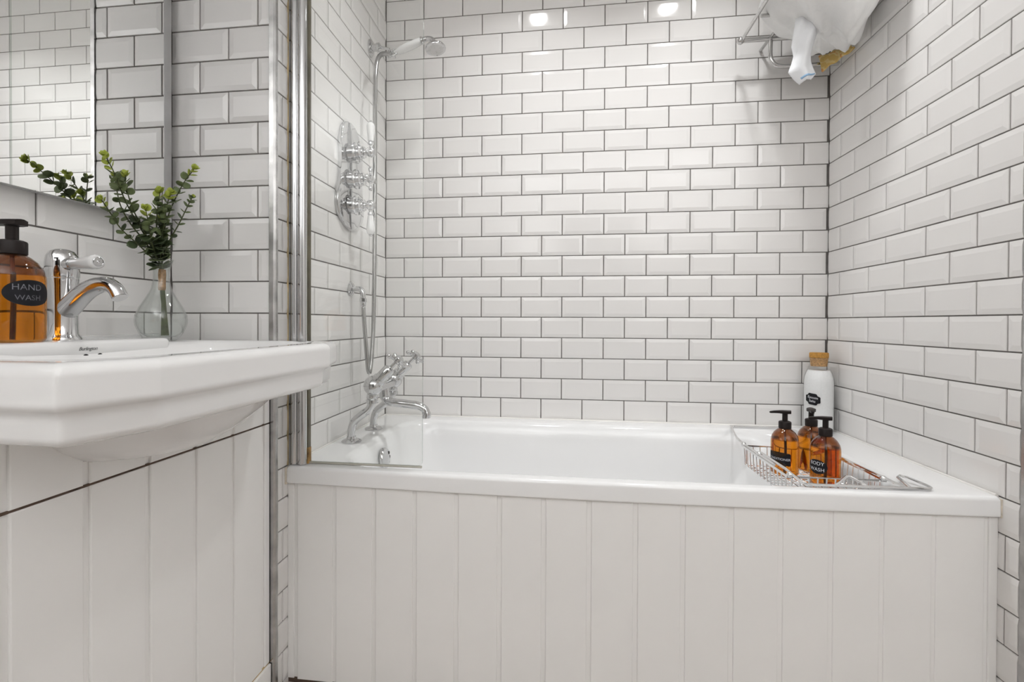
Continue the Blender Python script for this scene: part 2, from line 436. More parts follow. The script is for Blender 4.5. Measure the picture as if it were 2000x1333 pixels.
for i, (x, y, z, p) in enumerate(FILL_LAMPS):  # unseen lamps added to lift the fill light off the ceiling
    t = thing('added_fill_lamp', (x, y, 0), 'unseen white fill lamp added behind the camera on the ' + ('basin side', 'far right')[i], 'fill lamp', 'added fill lamps')
    link('bowl_shade', lathe(new_bm(), [(0.0, -0.06), (0.05, -0.055), (0.10, -0.03), (0.14, 0.02), (0.138, 0.022), (0.098, -0.026), (0.05, -0.048), (0.0, -0.052)], (x, y, z), n=32, cap=False), CERAM, t, smooth='all')
    link('pole', lathe(new_bm(), [(0.011, 0.012), (0.011, z - 0.058)], (x, y, 0), n=16), CHROME2, t, smooth=True)
    link('base', lathe(new_bm(), [(0.12, 0.0), (0.12, 0.010), (0.10, 0.016), (0.011, 0.018)], (x, y, 0.0005), n=32), CERAM, t, smooth=True)
    l = bpy.data.lights.new('fill_lamp_light', 'AREA'); l.shape = 'DISK'; l.size = 0.18; l.energy = p; l.color = LIGHT_COL
    l.spread = math.radians(130)
    lo = bpy.data.objects.new('fill_lamp_light', l); COL.objects.link(lo); lo.parent = t; lo.location = (0, 0, z); lo.rotation_euler = (math.pi, 0, 0)

# ------------------------------------------------------------------ bath
RIM = 0.551
def bow(x):
    f = max(0.0, min(1.0, x / W))
    return -0.684 + 0.008 * f - 0.020 * math.sin(math.pi * f)
def rrect(x0, x1, y0, y1, r, z, k=8, m=10, front=None):
    """rounded rectangle, fixed topology; y0 is the front (towards camera)"""
    cs = [(x1 - r, y1 - r, 0), (x0 + r, y1 - r, 90), (x0 + r, y0 + r, 180), (x1 - r, y0 + r, 270)]
    corner = [[(cx + r * math.cos(math.radians(a + 90 * i / k)), cy + r * math.sin(math.radians(a + 90 * i / k))) for i in range(k + 1)] for cx, cy, a in cs]
    out = []
    for c in range(4):
        out += corner[c]
        a, b = corner[c][-1], corner[(c + 1) % 4][0]
        out += [(a[0] + (b[0] - a[0]) * i / m, a[1] + (b[1] - a[1]) * i / m) for i in range(1, m)]
    pts = []
    for x, y in out:
        if front is not None and y < (y0 + y1) / 2:
            t = (y - (y0 + y1) / 2) / (y0 - (y0 + y1) / 2)
            y = y + t * (bow(x) - (-0.684)) * front
        pts.append((x, y, z))
    return pts
XA, XB, YA, YB = 0.0025, W - 0.0025, -0.684, -0.005
bath = thing('bathtub', (0.8, -0.34, 0.0), 'white built-in bathtub filling the tiled alcove', 'bathtub')
loops = [rrect(XA, XB, YA + 0.010, YB, 0.004, 0.5085, front=1), rrect(XA, XB, YA + 0.003, YB, 0.004, 0.5085, front=1), rrect(XA, XB, YA + 0.0005, YB, 0.004, 0.5100, front=1), rrect(XA, XB, YA, YB, 0.004, 0.5120, front=1), rrect(XA, XB, YA, YB, 0.004, 0.5150, front=1), rrect(XA, XB, YA, YB, 0.005, 0.541, front=1), rrect(XA, XB, YA + 0.0004, YB, 0.005, 0.5445, front=1),
         rrect(XA + 0.0015, XB - 0.0015, YA + 0.0022, YB - 0.001, 0.006, 0.5485, front=1), rrect(XA + 0.003, XB - 0.003, YA + 0.006, YB - 0.003, 0.006, 0.5508, front=1), rrect(XA + 0.005, XB - 0.005, YA + 0.009, YB - 0.006, 0.008, RIM, front=1),
         rrect(0.100, 1.470, -0.661, -0.066, 0.118, RIM, front=0.6), rrect(0.105, 1.465, -0.657, -0.070, 0.115, RIM - 0.0006, front=0.5),
         rrect(0.113, 1.456, -0.650, -0.078, 0.115, RIM - 0.004, front=0.3), rrect(0.121, 1.444, -0.643, -0.088, 0.115, RIM - 0.015, front=0.1),
         rrect(0.128, 1.428, -0.636, -0.096, 0.118, RIM - 0.05), rrect(0.145, 1.37, -0.622, -0.108, 0.12, 0.42), rrect(0.165, 1.29, -0.605, -0.125, 0.12, 0.28),
         rrect(0.19, 1.22, -0.585, -0.145, 0.12, 0.20), rrect(0.23, 1.17, -0.555, -0.175, 0.11, 0.165), rrect(0.30, 1.08, -0.50, -0.23, 0.09, 0.155)]
link('tub', bridge(new_bm(), loops, False, True), ACRYL, bath, smooth='all')
bm = new_bm()
for a, b in (((0.0, -0.67), (0.0, -0.001)),):
    tube(bm, [(0.0035, -0.668, RIM - 0.001), (0.0035, -0.005, RIM - 0.001), (W - 0.0035, -0.005, RIM - 0.001), (W - 0.0035, -0.664, RIM - 0.001)], 0.0045, n=8)
link('sealant', bm, SILICW, bath, smooth=True)
STAIN = mat('stained_sealant', (0.76, 0.69, 0.59), rough=0.6, var=0.15, scale=90)
link('stained_sealant', box(new_bm(), 0.0012, 0.0036, -0.6875, -0.672, 0.506, RIM - 0.002, 0.001), STAIN, bath, smooth=True)
link('stained_sealant', box(new_bm(), W - 0.0034, W - 0.0012, -0.6765, -0.665, 0.508, RIM - 0.004, 0.001), STAIN, bath, smooth=True)
# overflow cover on the tap end of the tub
ov = lathe(new_bm(), [(0.033, 0.0), (0.033, 0.006), (0.030, 0.010), (0.018, 0.013), (0.0, 0.0135)], (0.134, -0.368, 0.487), (1, 0, 0.10), n=32)
ovo = link('overflow_cover', ov, CHROME, bath, smooth=True)
for a in (-38, 0, 38):
    bm = new_bm(); c = Vector((0.1448, -0.368 + 0.022 * math.cos(math.radians(a)), 0.487 + 0.022 * math.sin(math.radians(a))))
    lathe(bm, [(0.0048, 0), (0.0048, 0.0022), (0.0, 0.0024)], c - Vector((0.0005, 0, 0)), (1, 0, 0.1), n=14)
    link('overflow_hole', bm, DARKH, ovo)
# front panel boards
bm = new_bm()
loops = []
for x in [0.002 + (W - 0.004) * i / 30 for i in range(31)]:
    y = bow(x) + 0.0130
    loops.append([(x, y, 0.012), (x, y + 0.01, 0.012), (x, y + 0.01, 0.5075), (x, y, 0.5075)])
panel = link('bath_panel', bridge(bm, loops, True, True), PAINT, bath)
gx = [0.0015, 0.0235] + [0.0235 + 0.10375 * i for i in range(1, 16)]
gx = [g for g in gx if g < W - 0.02] + [W - 0.0015]
def py(x): return bow(x) + 0.010 if x > 0.02 else bow(x) + 0.004
for i in range(len(gx) - 1):
    a = gx[i] + (0.0050 if i else 0); b = gx[i + 1] - (0.0050 if i < len(gx) - 2 else 0)
    y = (bow(a) + bow(b)) / 2 + 0.009
    board('board', panel, a, b, y, y + 0.012, 0.012, 0.5075, 'y')
bm = new_bm(); loops = []
for x in [0.0 + W * i / 30 for i in range(31)]:
    y = bow(x) + 0.0125
    loops.append([(x, y, 0.0), (x, y + 0.01, 0.0), (x, y + 0.01, 0.014), (x, y, 0.014)])
link('bottom_joint', bridge(bm, loops, True, True), GAPDARK, panel)

# ------------------------------------------------------------------ shower screen
sc = thing('shower_screen', (0.02, -0.660, RIM), 'frameless clear glass shower screen with chrome wall profile', 'shower screen')
GB = RIM + 0.006
bm = new_bm()
out = []
gx0, gx1, gz1 = 0.046, 0.3445, 2.06
r = 0.010
for a in range(0, 91, 15): out.append((gx1 - r + r * math.sin(math.radians(a)), GB + r - r * math.cos(math.radians(a))))
r = 0.09
for a in range(0, 91, 9): out.append((gx1 - r + r * math.cos(math.radians(a)), gz1 - r + r * math.sin(math.radians(a))))
out += [(gx0, gz1), (gx0, GB)]
prism(bm, out, -0.655, -0.649, 'y')
gl = link('glass_pane', bm, SCREEN, sc)
gl.data.materials.append(SCREENE)
MATS_EDGE = mat_clear('glass_edge', (0.70, 0.74, 0.71), ior=1.5)
gl.data.materials[1] = MATS_EDGE
for f in gl.data.polygons:
    if abs(f.normal.y) < 0.5: f.material_index = 1
bm = new_bm(); lathe(bm, [(0.0105, 0), (0.0105, 1.52)], (0.0115, -0.6615, RIM + 0.001), n=28); link('wall_profile', bm, CHROME, sc, smooth=True)
bm = new_bm(); lathe(bm, [(0.0128, 0), (0.0128, 1.52)], (0.0325, -0.6600, RIM + 0.001), n=28); link('pivot_tube', bm, CHROME, sc, smooth=True)
bm = new_bm(); box(bm, 0.0002, 0.044, -0.660, -0.640, RIM + 0.001, RIM + 1.521, 0.002); link('channel', bm, CHROME2, sc, smooth=True)
bm = new_bm(); box(bm, 0.0435, 0.0475, -0.659, -0.645, RIM + 0.001, RIM + 1.51, 0.001); so = link('seal_strip', bm, SEAL, sc, smooth=True)
link('rust_stain', box(new_bm(), 0.0425, 0.0482, -0.6598, -0.6445, RIM + 0.0008, RIM + 0.042, 0.001), RUST, so)
bm = new_bm(); tube(bm, [(0.047, -0.652, RIM + 0.003), (0.20, -0.652, RIM + 0.003), (0.343, -0.652, RIM + 0.003)], 0.0032, n=8); link('bottom_seal', bm, mat('dull_seal', (0.50, 0.48, 0.42), rough=0.5, var=0.1), sc, smooth=True)
bm = new_bm(); tube(bm, [(0.0012, -0.6745, RIM + 0.001), (0.0012, -0.6745, RIM + 0.8), (0.0012, -0.6745, 2.07)], 0.0024, n=6); link('silicone_line', bm, SILIC, sc, smooth=True)

# ------------------------------------------------------------------ bath filler taps
bt = thing('bath_filler_tap', (0.055, -0.34, RIM), 'chrome deck mounted bath filler with two cross head handles', 'tap')
yA, yB = -0.425, -0.252
ym = (yA + yB) / 2
D45 = Vector((0.70, 0.0, 0.714)).normalized()
for y in (yA, yB):
    leg = new_bm()
    tube(leg, smoothpath([(0.055, y, RIM + 0.004), (0.055, y, 0.583), (0.064, y, 0.611), (0.088, y, 0.633), (0.110, y, 0.650), (0.120, y, 0.672), (0.121, y, 0.700)], 5), 0.0118, n=16)
    lg = link('leg', leg, CHROME, bt, smooth=True)
    link('flange', lathe(new_bm(), [(0.029, 0.0), (0.029, 0.002), (0.024, 0.006), (0.014, 0.009), (0.013, 0.016)], (0.055, y, RIM + 0.0005), n=32), CHROME, lg, smooth=True)
    link('collar', lathe(new_bm(), [(0.013, 0.0), (0.018, 0.002), (0.018, 0.012), (0.015, 0.014), (0.017, 0.018), (0.015, 0.03)], (0.1205, y, 0.668), n=24), CHROME, lg, smooth=True)
    gc = Vector((0.125, y, 0.722))
    vb = new_bm(); sphere(vb, gc, 0.030, 24)
    lathe(vb, [(0.021, 0.018), (0.021, 0.030), (0.0175, 0.032), (0.0175, 0.068), (0.014, 0.074), (0.008, 0.076), (0.006, 0.078), (0.0055, 0.102)], gc, D45, n=24)
    vo = link('valve_body', vb, CHROME, bt, smooth=True)
    hb = new_bm(); hc = gc + D45 * 0.105
    lathe(hb, [(0.009, -0.006), (0.012, -0.003), (0.012, 0.006), (0.015, 0.008), (0.015, 0.012), (0.010, 0.016), (0.0, 0.017)], hc, D45, n=20)
    ax1 = Vector((0, 1, 0)); ax2 = D45.cross(ax1).normalized()
    for ax in ((ax1 + ax2).normalized(), (ax1 - ax2).normalized()):
        for s in (-1, 1):
            d = ax * s
            lathe(hb, [(0.0052, 0.008), (0.0036, 0.018), (0.0036, 0.024), (0.0062, 0.028), (0.0068, 0.033), (0.004, 0.038), (0.0, 0.039)], hc, d, n=12)
    link('cross_handle', hb, CHROME, bt, smooth=True)
bm = new_bm(); tube(bm, [(0.125, yA, 0.715), (0.125, ym, 0.712), (0.125, yB, 0.715)], 0.017, n=18); link('bridge_pipe', bm, CHROME, bt, smooth=True)
bm = new_bm()
tube(bm, smoothpath([(0.125, ym, 0.712), (0.125, ym, 0.690), (0.128, ym, 0.671), (0.140, ym, 0.661), (0.165, ym, 0.657), (0.205, ym, 0.653), (0.237, ym, 0.649), (0.256, ym, 0.640), (0.263, ym, 0.627), (0.264, ym, 0.612)], 5), [0.016] * 10 + [0.0135] * 20 + [0.0125] * 10 + [0.0135] * 6, n=18)
link('spout', bm, CHROME, bt, smooth=True)

# ------------------------------------------------------------------ shower valve plate
sv = thing('shower_valve', (0.0, -0.333, 1.21), 'chrome shower valve plate with three stacked controls', 'shower valve')
half = [(1.552, 0.0), (1.549, 0.022), (1.541, 0.041), (1.527, 0.056), (1.505, 0.067), (1.475, 0.0725), (1.44, 0.073), (1.405, 0.0715), (1.375, 0.073), (1.345, 0.081), (1.315, 0.091), (1.29, 0.096), (1.268, 0.094), (1.248, 0.083), (1.230, 0.063), (1.217, 0.038), (1.209, 0.015), (1.207, 0.0)]
yc = -0.333
outl = [(yc + w_, z) for z, w_ in half] + [(yc - w_, z) for z, w_ in half[-2:0:-1]]
bm = new_bm(); prism(bm, outl, 0.0012, 0.0135, 'x', bev=0.005); link('plate', bm, CHROME, sv, smooth=True)
for n_, zc in enumerate((1.458, 1.372, 1.288)):
    cy = yc + 0.004
    bm = new_bm()
    lathe(bm, [(0.026, 0.0), (0.026, 0.010), (0.031, 0.012), (0.032, 0.016), (0.030, 0.019), (0.021, 0.020), (0.0225, 0.024), (0.0225, 0.030), (0.020, 0.033), (0.020, 0.038), (0.0185, 0.041), (0.010, 0.044), (0.0075, 0.048), (0.0075, 0.052), (0.0095, 0.054)], (0.0125, cy, zc), (1, 0, 0), n=28)
    bd = link('valve_body', bm, CHROME, sv, smooth=True)
    hx = 0.0125 + 0.062
    if n_ == 1:
        bm = new_bm(); lathe(bm, [(0.0, -0.012), (0.011, -0.009), (0.013, -0.002), (0.0125, 0.006), (0.007, 0.011), (0.0, 0.012)], (hx, cy, zc), (1, 0, 0), n=20)
        for d in ((0, 0, 1), (0, 0, -1), (0, 1, 0), (0, -1, 0)):
            lathe(bm, [(0.006, 0.008), (0.0038, 0.016), (0.0038, 0.022), (0.0062, 0.024), (0.0075, 0.031), (0.005, 0.037), (0.0, 0.0385)], (hx, cy, zc), d, n=12)
        link('cross_handle', bm, CHROME, sv, smooth=True)
    else:
        s = 1 if n_ == 0 else -1
        bm = new_bm(); sphere(bm, (hx, cy, zc), 0.0165, 20)
        lathe(bm, [(0.010, 0.010), (0.0055, 0.017), (0.0055, 0.022), (0.009, 0.024), (0.009, 0.030), (0.006, 0.033), (0.007, 0.036)], (hx, cy, zc), (0, 0, s), n=16)
        lv = link('lever', bm, CHROME, sv, smooth=True)
        bm = new_bm(); lathe(bm, [(0.0085, 0.034), (0.0095, 0.040), (0.0125, 0.070), (0.0130, 0.082), (0.011, 0.090), (0.006, 0.094), (0.0, 0.0945)], (hx, cy, zc), (0, 0, s), n=20)
        lz = link('ceramic_grip', bm, CERAM, lv, smooth=True)
        bm = new_bm(); lathe(bm, [(0.0055, 0.093), (0.0065, 0.096), (0.004, 0.100), (0.0, 0.101)], (hx, cy, zc), (0, 0, s), n=12); link('finial', bm, CHROME, lv, smooth=True)

# ------------------------------------------------------------------ shower bracket, handset, hose, hose outlet
br = thing('shower_bracket', (0.0, -0.163, 1.89), 'chrome wall bracket with hook cradling the hand shower', 'shower bracket')
bm = new_bm()
oval = [(-0.163 + 0.021 * math.cos(a), 1.889 + 0.031 * math.sin(a)) for a in [2 * math.pi * i / 32 for i in range(32)]]
prism(bm, oval, 0.0012, 0.0085, 'x', bev=0.003)
link('wall_plate', bm, CHROME, br, smooth=True)
bm = new_bm(); lathe(bm, [(0.017, 0.0), (0.017, 0.003), (0.0125, 0.005), (0.0125, 0.018), (0.0155, 0.020), (0.0155, 0.030), (0.009, 0.034), (0.006, 0.035)], (0.008, -0.163, 1.889), (1, 0, 0), n=24)
tube(bm, smoothpath([(0.040, -0.163, 1.889), (0.060, -0.163, 1.884), (0.074, -0.163, 1.880)], 4), 0.0048, n=10)
link('arm', bm, CHROME, br, smooth=True)
bm = new_bm(); hook = []
for a in range(-150, 151, 15):
    hook.append((0.0855 + 0.0155 * math.cos(math.radians(a - 60)), -0.163 + 0.0155 * math.sin(math.radians(a - 60)) * 0.55, 1.8675 + 0.0155 * math.sin(math.radians(a - 60))))
tube(bm, hook, 0.0042, n=10); link('hook', bm, CHROME, br, smooth=True)

hs = thing('hand_shower', (0.09, -0.163, 1.866), 'telephone style hand shower with white ceramic handle and chrome rose', 'hand shower')
A, B = Vector((0.093, -0.163, 1.866)), Vector((0.190, -0.163, 1.902))
dirh = (B - A).normalized()
bm = new_bm(); lathe(bm, [(0.0085, -0.006), (0.0085, 0.010), (0.0115, 0.016), (0.0138, 0.040), (0.0142, 0.060), (0.0135, 0.085), (0.0115, 0.100), (0.0095, 0.104)], A, dirh, n=24)
link('ceramic_handle', bm, CERAM, hs, smooth=True)
bm = new_bm(); lathe(bm, [(0.0065, -0.030), (0.0085, -0.022), (0.0085, -0.014), (0.012, -0.011), (0.0165, -0.006), (0.0165, -0.003), (0.010, 0.0)], A, dirh, n=20)
for d in ((0, 1, 0),):
    pass
link('ferrule', bm, CHROME, hs, smooth=True)
bm = new_bm()
lathe(bm, [(0.010, 0.102), (0.0135, 0.104), (0.0135, 0.108), (0.009, 0.112), (0.009, 0.116)], A, dirh, n=20)
tube(bm, smoothpath([tuple(A + dirh * 0.113), (0.212, -0.163, 1.908), (0.228, -0.165, 1.903), (0.238, -0.168, 1.890)], 6), 0.0085, n=16)
link('neck', bm, CHROME, hs, smooth=True)
hd = Vector((0.242, -0.172, 1.880)); hn = Vector((0.14, -0.08, -0.98)).normalized()
bm = new_bm(); lathe(bm, [(0.008, -0.006), (0.016, 0.0), (0.030, 0.006), (0.0355, 0.012), (0.0360, 0.016), (0.0345, 0.019), (0.030, 0.0195)], hd, hn, n=36)
ro = link('rose', bm, CHROME, hs, smooth=True)
bm = new_bm(); lathe(bm, [(0.0305, 0.0185), (0.020, 0.0215), (0.0, 0.0225)], hd, hn, n=36); link('spray_face', bm, CHROME2, ro, smooth=True)

ho = thing('shower_hose', (0.06, -0.30, 0.75), 'ribbed chrome shower hose looping down beside the bath taps', 'hose')
path = smoothpath([(0.080, -0.168, 1.857), (0.068, -0.185, 1.853), (0.0585, -0.212, 1.832), (0.056, -0.236, 1.79), (0.057, -0.251, 1.70), (0.058, -0.254, 1.50), (0.058, -0.255, 1.25), (0.058, -0.258, 1.05), (0.058, -0.265, 0.90), (0.058, -0.279, 0.80), (0.058, -0.290, 0.757), (0.058, -0.297, 0.747), (0.057, -0.304, 0.758), (0.055, -0.312, 0.81), (0.050, -0.316, 0.89), (0.045, -0.317, 0.962)], 40)
# even steps along the hose, ribs as radius changes
acc = [path[0]]; step = 0.0024; carry = 0.0
for a, b in zip(path, path[1:]):
    L = (b - a).length; s = step - carry
    while s <= L:
        acc.append(a + (b - a) * (s / L)); s += step
    carry = L - (s - step)
rads = [0.0076 if i % 2 else 0.0066 for i in range(len(acc))]
link('hose', tube(new_bm(), acc, rads, n=10), HOSE, ho, smooth='all')
eo = thing('hose_outlet', (0.0, -0.316, 1.02), 'chrome wall elbow feeding the shower hose', 'wall elbow')
bm = new_bm(); lathe(bm, [(0.023, 0.0012), (0.023, 0.004), (0.019, 0.008), (0.011, 0.011)], (0, -0.316, 1.021), (1, 0, 0), n=28); link('rose_plate', bm, CHROME, eo, smooth=True)
bm = new_bm(); tube(bm, smoothpath([(0.008, -0.316, 1.021), (0.026, -0.316, 1.021), (0.038, -0.316, 1.017), (0.0435, -0.316, 1.006), (0.0445, -0.316, 0.985)], 6), 0.0088, n=18); link('elbow', bm, CHROME, eo, smooth=True)
bm = new_bm(); lathe(bm, [(0.009, 0.0), (0.0122, -0.002), (0.0122, -0.012), (0.0095, -0.015), (0.0088, -0.028)], (0.0447, -0.316, 0.991), (0, 0, 1), n=8); link('nut', bm, CHROME, eo, smooth=True)

# ------------------------------------------------------------------ basin
BZ = 0.870
basin = thing('washbasin', (XL, -1.07, 0.70), 'white ceramic washbasin with canted corners and stepped sides', 'washbasin')
BC = Vector((0.0, -1.07))
def poly_loop(d, z, r=0.012, k=5, m=8, back=XL + 0.0005):
    xf, y0, y1 = 0.212 - d, -1.378 + d, -0.774 - d
    cx, cy = 0.031 - d * 0.2, 0.093 - d * 0.35
    V = [Vector(p) for p in ((back, y0), (xf - cx, y0), (xf, y0 + cy), (xf, y1 - cy), (xf - cx, y1), (back, y1))]
    out = []; n = len(V); arcs = []
    for i in range(n):
        a, b, c = V[i - 1], V[i], V[(i + 1) % n]
        u, v = (a - b).normalized(), (c - b).normalized()
        ang = math.acos(max(-1, min(1, u.dot(v)))); t = min(r / math.tan(ang / 2), (a - b).length * 0.4, (c - b).length * 0.4)
        p0, p1 = b + u * t, b + v * t
        arcs.append([(p0 * (1 - s) ** 2 + b * 2 * s * (1 - s) + p1 * s * s) for s in [j / k for j in range(k + 1)]])
    for i in range(n):
        out += arcs[i]
        a, b = arcs[i][-1], arcs[(i + 1) % n][0]
        out += [a + (b - a) * (0.04 if j == 1 else 0.96 if j == m - 1 else j / m) for j in range(1, m)]
    return [(p.x, p.y, z) for p in out]
REF = poly_loop(0, 0)
def oval_loop(cx, cy, rx, ry, z, e=2.0, mix=0.0, d=0.0):
    out = []
    P0 = poly_loop(d, z) if mix else None
    for i, p in enumerate(REF):
        a = math.atan2((p[1] - BC.y) / 0.325, (p[0] - (-0.03)) / 0.24)
        c, s = math.cos(a), math.sin(a)
        q = (cx + rx * math.copysign(abs(c) ** (2 / e), c), cy + ry * math.copysign(abs(s) ** (2 / e), s))
        if mix: q = (q[0] * (1 - mix) + P0[i][0] * mix, q[1] * (1 - mix) + P0[i][1] * mix)
        out.append((q[0], q[1], z))
    return out
cxi, cyi = 0.040, -1.07
loops = [oval_loop(0.03, cyi, 0.03, 0.04, 0.745), oval_loop(0.03, cyi, 0.075, 0.14, 0.750), oval_loop(0.035, cyi, 0.100, 0.20, 0.775, 2.4), oval_loop(cxi, cyi, 0.117, 0.238, 0.82, 3.2), oval_loop(cxi, cyi, 0.124, 0.252, 0.850, 4),
         oval_loop(cxi, cyi, 0.130, 0.262, 0.864, 4.5), oval_loop(cxi, cyi, 0.136, 0.270, BZ, 4.5),
         poly_loop(0.018, BZ, 0.008), poly_loop(0.014, BZ - 0.0002, 0.008), poly_loop(0.007, BZ - 0.0018, 0.008), poly_loop(0.002, BZ - 0.006, 0.008), poly_loop(0.0, BZ - 0.012, 0.008), poly_loop(0.0, BZ - 0.015, 0.008), poly_loop(0.0, BZ - 0.041, 0.008), poly_loop(0.0, BZ - 0.044, 0.008), poly_loop(0.0018, BZ - 0.0485, 0.008),
         poly_loop(0.007, BZ - 0.0515, 0.008), poly_loop(0.0100, BZ - 0.0550, 0.008), poly_loop(0.0112, BZ - 0.061, 0.008), poly_loop(0.0114, BZ - 0.064, 0.008), poly_loop(0.0124, BZ - 0.080, 0.008), poly_loop(0.0130, BZ - 0.083, 0.008), poly_loop(0.016, BZ - 0.088, 0.008), poly_loop(0.026, BZ - 0.092, 0.008), poly_loop(0.030, BZ - 0.0925, 0.008),
         oval_loop(-0.02, -1.055, 0.180, 0.222, BZ - 0.0935, 2.7), oval_loop(-0.02, -1.055, 0.172, 0.206, BZ - 0.099, 2.5), oval_loop(-0.02, -1.055, 0.160, 0.188, BZ - 0.116, 2.3), oval_loop(-0.02, -1.06, 0.140, 0.160, BZ - 0.140, 2.1), oval_loop(-0.02, -1.065, 0.108, 0.120, BZ - 0.163, 2.0), oval_loop(-0.02, -1.07, 0.05, 0.055, BZ - 0.177, 2.0)]
link('bowl', bridge(new_bm(), loops, True, True), CERAM, basin, smooth='all')
bm = new_bm()
dk = []
for z, ins in ((0.845, 0.0), (0.874, 0.0), (0.8785, 0.0018), (0.8805, 0.0065)):
    dk.append(rrect(XL + 0.001, -0.0875 - ins, -1.335 + ins, -0.935 - ins, 0.012, z, k=4, m=4))
link('tap_deck', bridge(bm, dk, True, True), CERAM, basin, smooth='all')
bm = new_bm(); box(bm, XL + 0.0008, XL + 0.018, -1.33, -0.78, 0.868, 0.884, 0.004); link('back_ledge', bm, CERAM, basin, smooth=True)
link('brand_lettering', text_bm('Burlington', 0.0082, lambda u, v: Vector((-0.0871, -1.105 + u, 0.8675 + v)), shear=0.35, space=0.92), INK, basin)
for y in (-1.109, -1.085):
    bm = new_bm(); lathe(bm, [(0.0055, 0), (0.0055, 0.0006), (0.0, 0.0008)], (-0.0874, y, 0.8535), (1, 0, 0), n=16); link('overflow_hole', bm, DARKH, basin)

# ------------------------------------------------------------------ basin mixer tap
DZ = 0.8805
tp = thing('basin_mixer_tap', (-0.177, -1.07, DZ), 'chrome basin mixer tap with white ceramic lever', 'tap')
tx, ty = -0.177, -1.07
bm = new_bm(); lathe(bm, [(0.0265, 0.0), (0.0265, 0.002), (0.024, 0.006), (0.0215, 0.010), (0.0205, 0.03), (0.0205, 0.060), (0.0212, 0.094), (0.0225, 0.104), (0.023, 0.106)], (tx, ty, DZ), n=40); link('body', bm, CHROME, tp, smooth=True)
bm = new_bm(); lathe(bm, [(0.0225, 0.107), (0.0235, 0.109), (0.0235, 0.134), (0.022, 0.145), (0.0175, 0.153), (0.010, 0.157), (0.0, 0.158)], (tx, ty, DZ), n=40); link('cap', bm, CHROME, tp, smooth=True)
dsp = Vector((1.0, -0.12, 0)).normalized()
def sp(a, z): return (tx + dsp.x * a, ty + dsp.y * a, DZ + z)
bm = new_bm(); pth = smoothpath([sp(0.0, 0.024), sp(0.003, 0.042), sp(0.026, 0.063), sp(0.056, 0.084), (sp(0.085, 0.094)), sp(0.105, 0.094), sp(0.120, 0.086), sp(0.130, 0.072)], 6)
tube(bm, pth, [(0.010 + 0.0070 * min(1, i / 10)) - 0.0052 * max(0, min(1, (i - 12) / 20)) for i in range(len(pth))], n=24); so_ = link('spout', bm, CHROME, tp, smooth=True)
bm = new_bm(); e_ = Vector(pth[-1]); de = (Vector(pth[-1]) - Vector(pth[-2])).normalized(); lathe(bm, [(0.0105, 0.0), (0.0105, 0.0008), (0.0, 0.001)], e_, de, n=20); link('aerator', bm, CHROME2, so_)
dl = Vector((0.95, -0.31, 0.0)).normalized(); l0 = Vector((tx, ty, DZ + 0.130))
bm = new_bm(); lathe(bm, [(0.012, 0.018), (0.009, 0.027), (0.0075, 0.031), (0.0095, 0.034), (0.0095, 0.039)], l0, dl, n=20); lv = link('lever', bm, CHROME, tp, smooth=True)
bm = new_bm(); lathe(bm, [(0.0080, 0.038), (0.0095, 0.041), (0.0115, 0.090), (0.0120, 0.106), (0.0115, 0.111), (0.0098, 0.114), (0.0078, 0.1145)], l0, dl, n=28); link('ceramic_grip', bm, CERAM, lv, smooth=True)
bm = new_bm(); lathe(bm, [(0.0076, 0.114), (0.0076, 0.1165), (0.0068, 0.117), (0.0064, 0.1155), (0.0020, 0.1155), (0.0, 0.1172)], l0, dl, n=24); link('end_cap', bm, CHROME, lv, smooth=True)

# ------------------------------------------------------------------ pump bottles
def cyl_place(c, r, ang0, z0):
    def f(u, v):
        a = ang0 + u / r
        return Vector((c[0] + r * math.cos(a), c[1] + r * math.sin(a), z0 + v))
    return f

def patch(bm, outline, place):
    """filled curved label from an outline given around (0,0): concentric rings keep it on the curve"""
    rings = []
    for s in (1.0, 0.8, 0.6, 0.4, 0.2):
        rings.append([bm.verts.new(place(u * s, v * s)) for u, v in outline])
    n = len(outline)
    for a, b in zip(rings, rings[1:]):
        for i in range(n): bm.faces.new((a[i], a[(i + 1) % n], b[(i + 1) % n], b[i]))
    c = bm.verts.new(place(0, 0))
    for i in range(n): bm.faces.new((rings[-1][i], rings[-1][(i + 1) % n], c))
    bmesh.ops.recalc_face_normals(bm, faces=bm.faces)
    return bm

